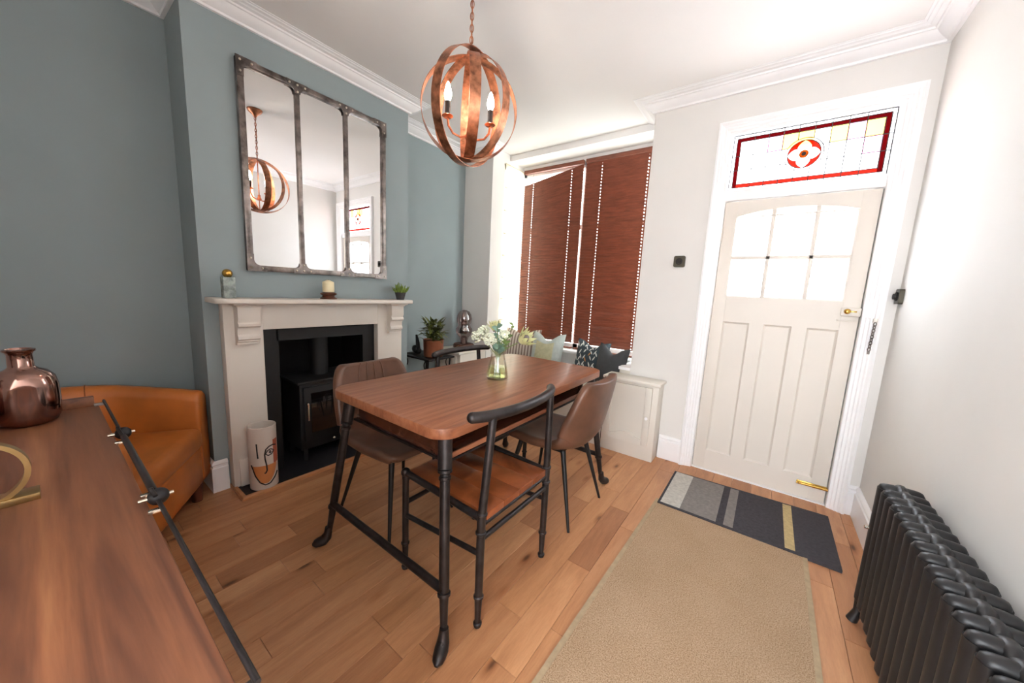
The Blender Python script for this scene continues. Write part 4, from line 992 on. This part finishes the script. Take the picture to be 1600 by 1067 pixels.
# ------------------------------------------------------------------ radiator
t = thing('radiator', 'black cast iron column radiator against the plain white side wall', 'radiator', (-0.092, -1.7, 0))
def rad_section():
    b = B(); xf, xb, zt, zb = -0.046, 0.046, 0.600, 0.105
    for x in (xf, xb): # columns
        rings = [[V((x + 0.0185 * math.cos(q), 0.0225 * math.sin(q), z)) for q in [2 * PI * k / 14 for k in range(14)]] for z in (zb, zt)]
        b.loops(rings)
    for z, sgn in ((zt, 1), (zb, -1)):
        rings = []
        for k in range(17):
            f = -1 + 2 * k / 16; x = 0.0645 * f; e = max(0.0, 1 - abs(f) ** 5) ** 0.5
            rings.append([V((x, 0.0225 * e * math.cos(q), z + (0.021 * e) * math.sin(q))) for q in [2 * PI * j / 14 for j in range(14)]])
        b.loops(rings)
        b.tube([(0, -0.031, z - 0.003), (0, -0.024, z - 0.003), (0, -0.012, z + 0.004), (0, 0.012, z + 0.004), (0, 0.024, z - 0.003), (0, 0.031, z - 0.003)], [0.0185, 0.019, 0.0205, 0.0205, 0.019, 0.0185], 14)
    return b
first = None
for i in range(23):
    if first is None: o = first = ob('radiator_section', rad_section(), 'radiator', t, 50, local=True)
    else: o = first.copy(); COL.objects.link(o)
    o.location = (0, 1.7 - 1.032 - 0.0597 * i, 0)
for i in (0, 22):
    y = -1.032 - 0.0597 * i
    for x in (-0.138, -0.046):
        ob('foot', B().tube([(x, y, 0.11), (x, y, 0.05), (x - 0.006 * (1 if x < -0.1 else -1), y, 0.022), (x - 0.012 * (1 if x < -0.1 else -1), y, 0.0)], [0.016, 0.014, 0.017, 0.019], 10), 'radiator', t)
ob('bleed_valve', B().tube([(-0.092, -1.007, 0.55), (-0.092, -0.985, 0.55)], 0.006, 8), 'chrome', t)
b = B().tube([(-0.156, -1.03, 0.42), (-0.168, -1.03, 0.42)], 0.007, 8); ob('air_vent', b, 'chrome', t)
ob('wall_stay', B().tube([(-0.092, -1.3, 0.45), (-0.002, -1.3, 0.45)], 0.006, 8), 'radiator', t)

# wall dimmers
def dimmer(name, label, M):
    t = thing(name, label, 'switch', M.translation, 0, 'bronze wall switches')
    b = B(); b.poly(rrect(-0.040, 0.040, -0.042, 0.042, 0.012, 5), 0, 0.020, lambda a, c, h: M @ V((a, -h, c)))
    p = ob('switch_plate', b, 'switch', t, 30)
    Mk = M @ Matrix.Rotation(PI / 2, 4, 'X')
    ob('dial', B().lathe([(0, 0.020), (0.024, 0.020), (0.025, 0.026), (0.017, 0.027), (0.016, 0.036), (0, 0.037)], n=20, M=Mk), 'switchin', p)
dimmer('wall_switch', 'square bronze wall switch between the window and the front door', Matrix.Translation((-1.187, 0, 1.580)))
dimmer('wall_switch', 'square bronze wall switch on the side wall by the door chain', Matrix.Translation((0, -0.062, 1.370)) @ Matrix.Rotation(-PI / 2, 4, 'Z'))

# ------------------------------------------------------------------ tub armchair
ac = thing('tub_armchair', 'tan leather tub armchair standing in the alcove beside the chimney breast', 'armchair', (-3.020, -2.893, 0), math.radians(-31.0))
path = [(-0.36, 0.30 - 0.07 * k) for k in range(5)]
path += [(-0.36 * math.cos(a), 0.02 - 0.30 * math.sin(a)) for a in [PI * k / 18 for k in range(1, 18)]]
path += [(0.36, 0.02 + 0.07 * k) for k in range(5)]
n = len(path); rings = []
for i, p in enumerate(path):
    a = V(path[max(0, i - 1)]); c = V(path[min(n - 1, i + 1)]); tn = (c - a).normalized(); nr = V((tn.y, -tn.x))   # outward
    if nr.dot(V(p) - V((0, 0.1))) < 0: nr = -nr
    f = min(1.0, abs(i - (n - 1) / 2) / ((n - 1) / 2)); h = 0.735 - 0.095 * f ** 1.6
    sec = [(0.050, 0.10), (0.054, 0.30), (0.056, h - 0.05), (0.050, h - 0.018), (0.028, h), (-0.012, h + 0.002), (-0.038, h - 0.014), (-0.050, h - 0.05), (-0.052, 0.40), (-0.046, 0.10)]
    rings.append([V((p[0] + nr.x * d, p[1] + nr.y * d, z)) for d, z in sec])
b = B(); e0 = V((0, 0.02, 0))
def squeeze(r, k, dy): c = sum(r, V()) / len(r); return [c + (q - c) * k + V((0, dy, 0)) for q in r]
rings = [squeeze(rings[0], 0.90, 0.022), squeeze(rings[0], 0.97, 0.014)] + rings + [squeeze(rings[-1], 0.97, 0.014), squeeze(rings[-1], 0.90, 0.022)]
b.loops(rings); ob('tub_back', b, 'tan', ac, 60, local=True)
b = B().box(-0.32, 0.32, -0.22, 0.335, 0.315, 0.445, 0.045, 4); ob('seat_cushion', b, 'tan', ac, 60, local=True)
b = B().box(-0.32, 0.32, -0.22, 0.318, 0.10, 0.325, 0.02, 3); ob('seat_base', b, 'tan', ac, 60, local=True)
for i in (7, 13, 20):
    p = path[i]; dirv = V((p[0], p[1] - 0.02)).normalized(); nr = dirv; f = min(1.0, abs(i - (n - 1) / 2) / ((n - 1) / 2)); h = 0.735 - 0.095 * f ** 1.6
    pts = [(p[0] + nr.x * d, p[1] + nr.y * d, z) for d, z in ((-0.0525, 0.45), (-0.0515, h - 0.05), (-0.039, h - 0.013), (-0.012, h + 0.003), (0.028, h + 0.001), (0.050, h - 0.017), (0.057, h - 0.05))]
    ob('seam', B().tube(pts, 0.0025, 6), 'tanseam', ac, local=True)
for x in (-0.30, 0.30):
    for y in (-0.18, 0.285):
        ob('leg', B().tube([(x, y, 0.11), (x, y, 0.0)], [0.031, 0.024], 12), 'darkwood', ac, local=True)

# ------------------------------------------------------------------ sideboard in the foreground
SZ = 0.90; SX0, SX1, SY1, SY0 = -2.178, -0.925, -2.868, -3.36
sb = thing('sideboard', 'rustic wooden sideboard with an iron rail along its front edge', 'sideboard', (-1.55, -3.12, 0))
ob('sideboard_top', B().box(SX0, SX1, SY0, SY1, SZ - 0.035, SZ, 0.004), 'side', sb)
ob('carcass', B().box(SX0 + 0.05, SX1 - 0.05, SY0 + 0.03, SY1 - 0.03, 0.16, SZ - 0.035), 'sidedark', sb)
for k in range(3):
    x0 = SX0 + 0.07 + k * 0.375; dd = ob('cabinet_door', B().box(x0, x0 + 0.36, SY1 - 0.032, SY1 - 0.012, 0.19, SZ - 0.06, 0.004), 'side', sb)
    ob('door_knob', B().sphere((x0 + 0.32, SY1 - 0.004, 0.55), 0.014, 10), 'ironblk', dd)
for x in (SX0 + 0.07, SX1 - 0.07):
    for y in (SY0 + 0.06, SY1 - 0.07): ob('leg', B().tube([(x, y, 0.165), (x, y, 0)], [0.025, 0.018], 10), 'ironblk', sb)
for x in (SX0, SX1):
    s = 1 if x == SX0 else -1; a, c = sorted((x - s * 0.004, x + s * 0.014))
    ob('end_lip', B().box(a, c, SY0 + 0.02, SY1 - 0.008, SZ - 0.002, SZ + 0.028, 0.002), 'side', sb)
yr_, zr_ = SY1 + 0.010, SZ + 0.012
rail = ob('front_rail', B().tube([(SX0 + 0.012, yr_, zr_), (SX1 - 0.012, yr_, zr_)], 0.0032, 10), 'iron', sb)
for xx in (SX0 + 0.02, SX1 - 0.02): ob('rail_bracket', B().box(xx - 0.005, xx + 0.005, SY1 - 0.010, yr_ + 0.003, SZ, SZ + 0.008, 0.001), 'steel', rail)
hn = ob('rail_handle', B().tube([(-1.775, yr_, zr_ + 0.001), (-1.43, yr_, zr_ + 0.001)], [0.0058, 0.0058], 12), 'iron', sb)
for xx, s in ((-1.80, -1), (-1.402, 1)):
    kb = ob('rail_ball', B().sphere((xx, yr_ + 0.002, zr_ + 0.002), 0.0145, 18), 'ironblk', sb)
    ob('ball_yoke', B().tube([(xx - s * 0.028, yr_ - 0.0, zr_), (xx - s * 0.016, yr_ - 0.004, zr_ + 0.011), (xx, yr_ - 0.006, zr_ + 0.0175), (xx + s * 0.014, yr_ - 0.003, zr_ + 0.010)], 0.0035, 8), 'iron', kb)
    ob('ball_pin', B().tube([(xx, yr_ - 0.023, zr_ + 0.002), (xx, yr_ + 0.0215, zr_ + 0.002)], 0.003, 8), 'chrome', kb)
    for dx in (-0.038, 0.032): ob('rail_bracket', B().box(xx - 0.004 + s * dx, xx + 0.004 + s * dx, SY1 - 0.006, yr_ + 0.003, zr_ - 0.010, zr_ - 0.004, 0.001), 'chrome', rail)
# dimpled copper bottles
def bottle(loc, label, s=1.0, rz=0.0):
    t = thing('copper_bottle', label, 'bottle', loc, 0, 'mirrored copper bottles on the sideboard')
    n = 36; rings = []
    prof = [(0.0, 0.0), (0.036, 0.0), (0.047, 0.006), (0.054, 0.022), (0.056, 0.06), (0.055, 0.10), (0.051, 0.122), (0.040, 0.137), (0.026, 0.144), (0.021, 0.150), (0.020, 0.180), (0.022, 0.186), (0.026, 0.189), (0.026, 0.194), (0.021, 0.195), (0.016, 0.185), (0.015, 0.15)]
    ca = math.atan2(CAM[1] - loc[1], CAM[0] - loc[0]) + rz
    for r, z in prof:
        ring = []
        for k in range(n):
            a = 2 * PI * k / n; da = math.atan2(math.sin(a - ca), math.cos(a - ca)); dz = (z - 0.068) / 0.034
            q = math.exp(-(da / 0.42) ** 2 - dz * dz) * 0.015 if r > 0.038 else 0
            ring.append(V((loc[0] + s * (r - q) * math.cos(a), loc[1] + s * (r - q) * math.sin(a), loc[2] + s * z)))
        rings.append(ring)
    ob('bottle_body', B().loops(rings), 'mercury', t, 60)
bottle((-2.085, -2.990, SZ), 'dimpled mirrored copper bottle next to the end lip of the sideboard')
bottle((-2.02, -3.16, SZ), 'second mirrored copper bottle standing further along the sideboard', 1.1)
t = thing('ring_sculpture', 'brass ring sculpture on a flat bar base on the sideboard', 'sculpture', (-1.585, -3.08, SZ))
ob('base_bar', B().box(-1.603, -1.566, -3.20, -2.978, SZ, SZ + 0.012, 0.001), 'brassdull', t)
b = B(); rr = 0.056; rings = []
for k in range(48):
    a = 2 * PI * k / 48; c = V((0, math.cos(a), math.sin(a))); o = V((-1.580, -3.040, SZ + 0.003 + rr))
    rings.append([o + c * (rr + d) + V((h, 0, 0)) for d, h in ((-0.006, -0.009), (0.001, -0.009), (0.001, 0.009), (-0.006, 0.009))])
b.loops(rings, True, True, False); ob('ring', b, 'brassdull', t)
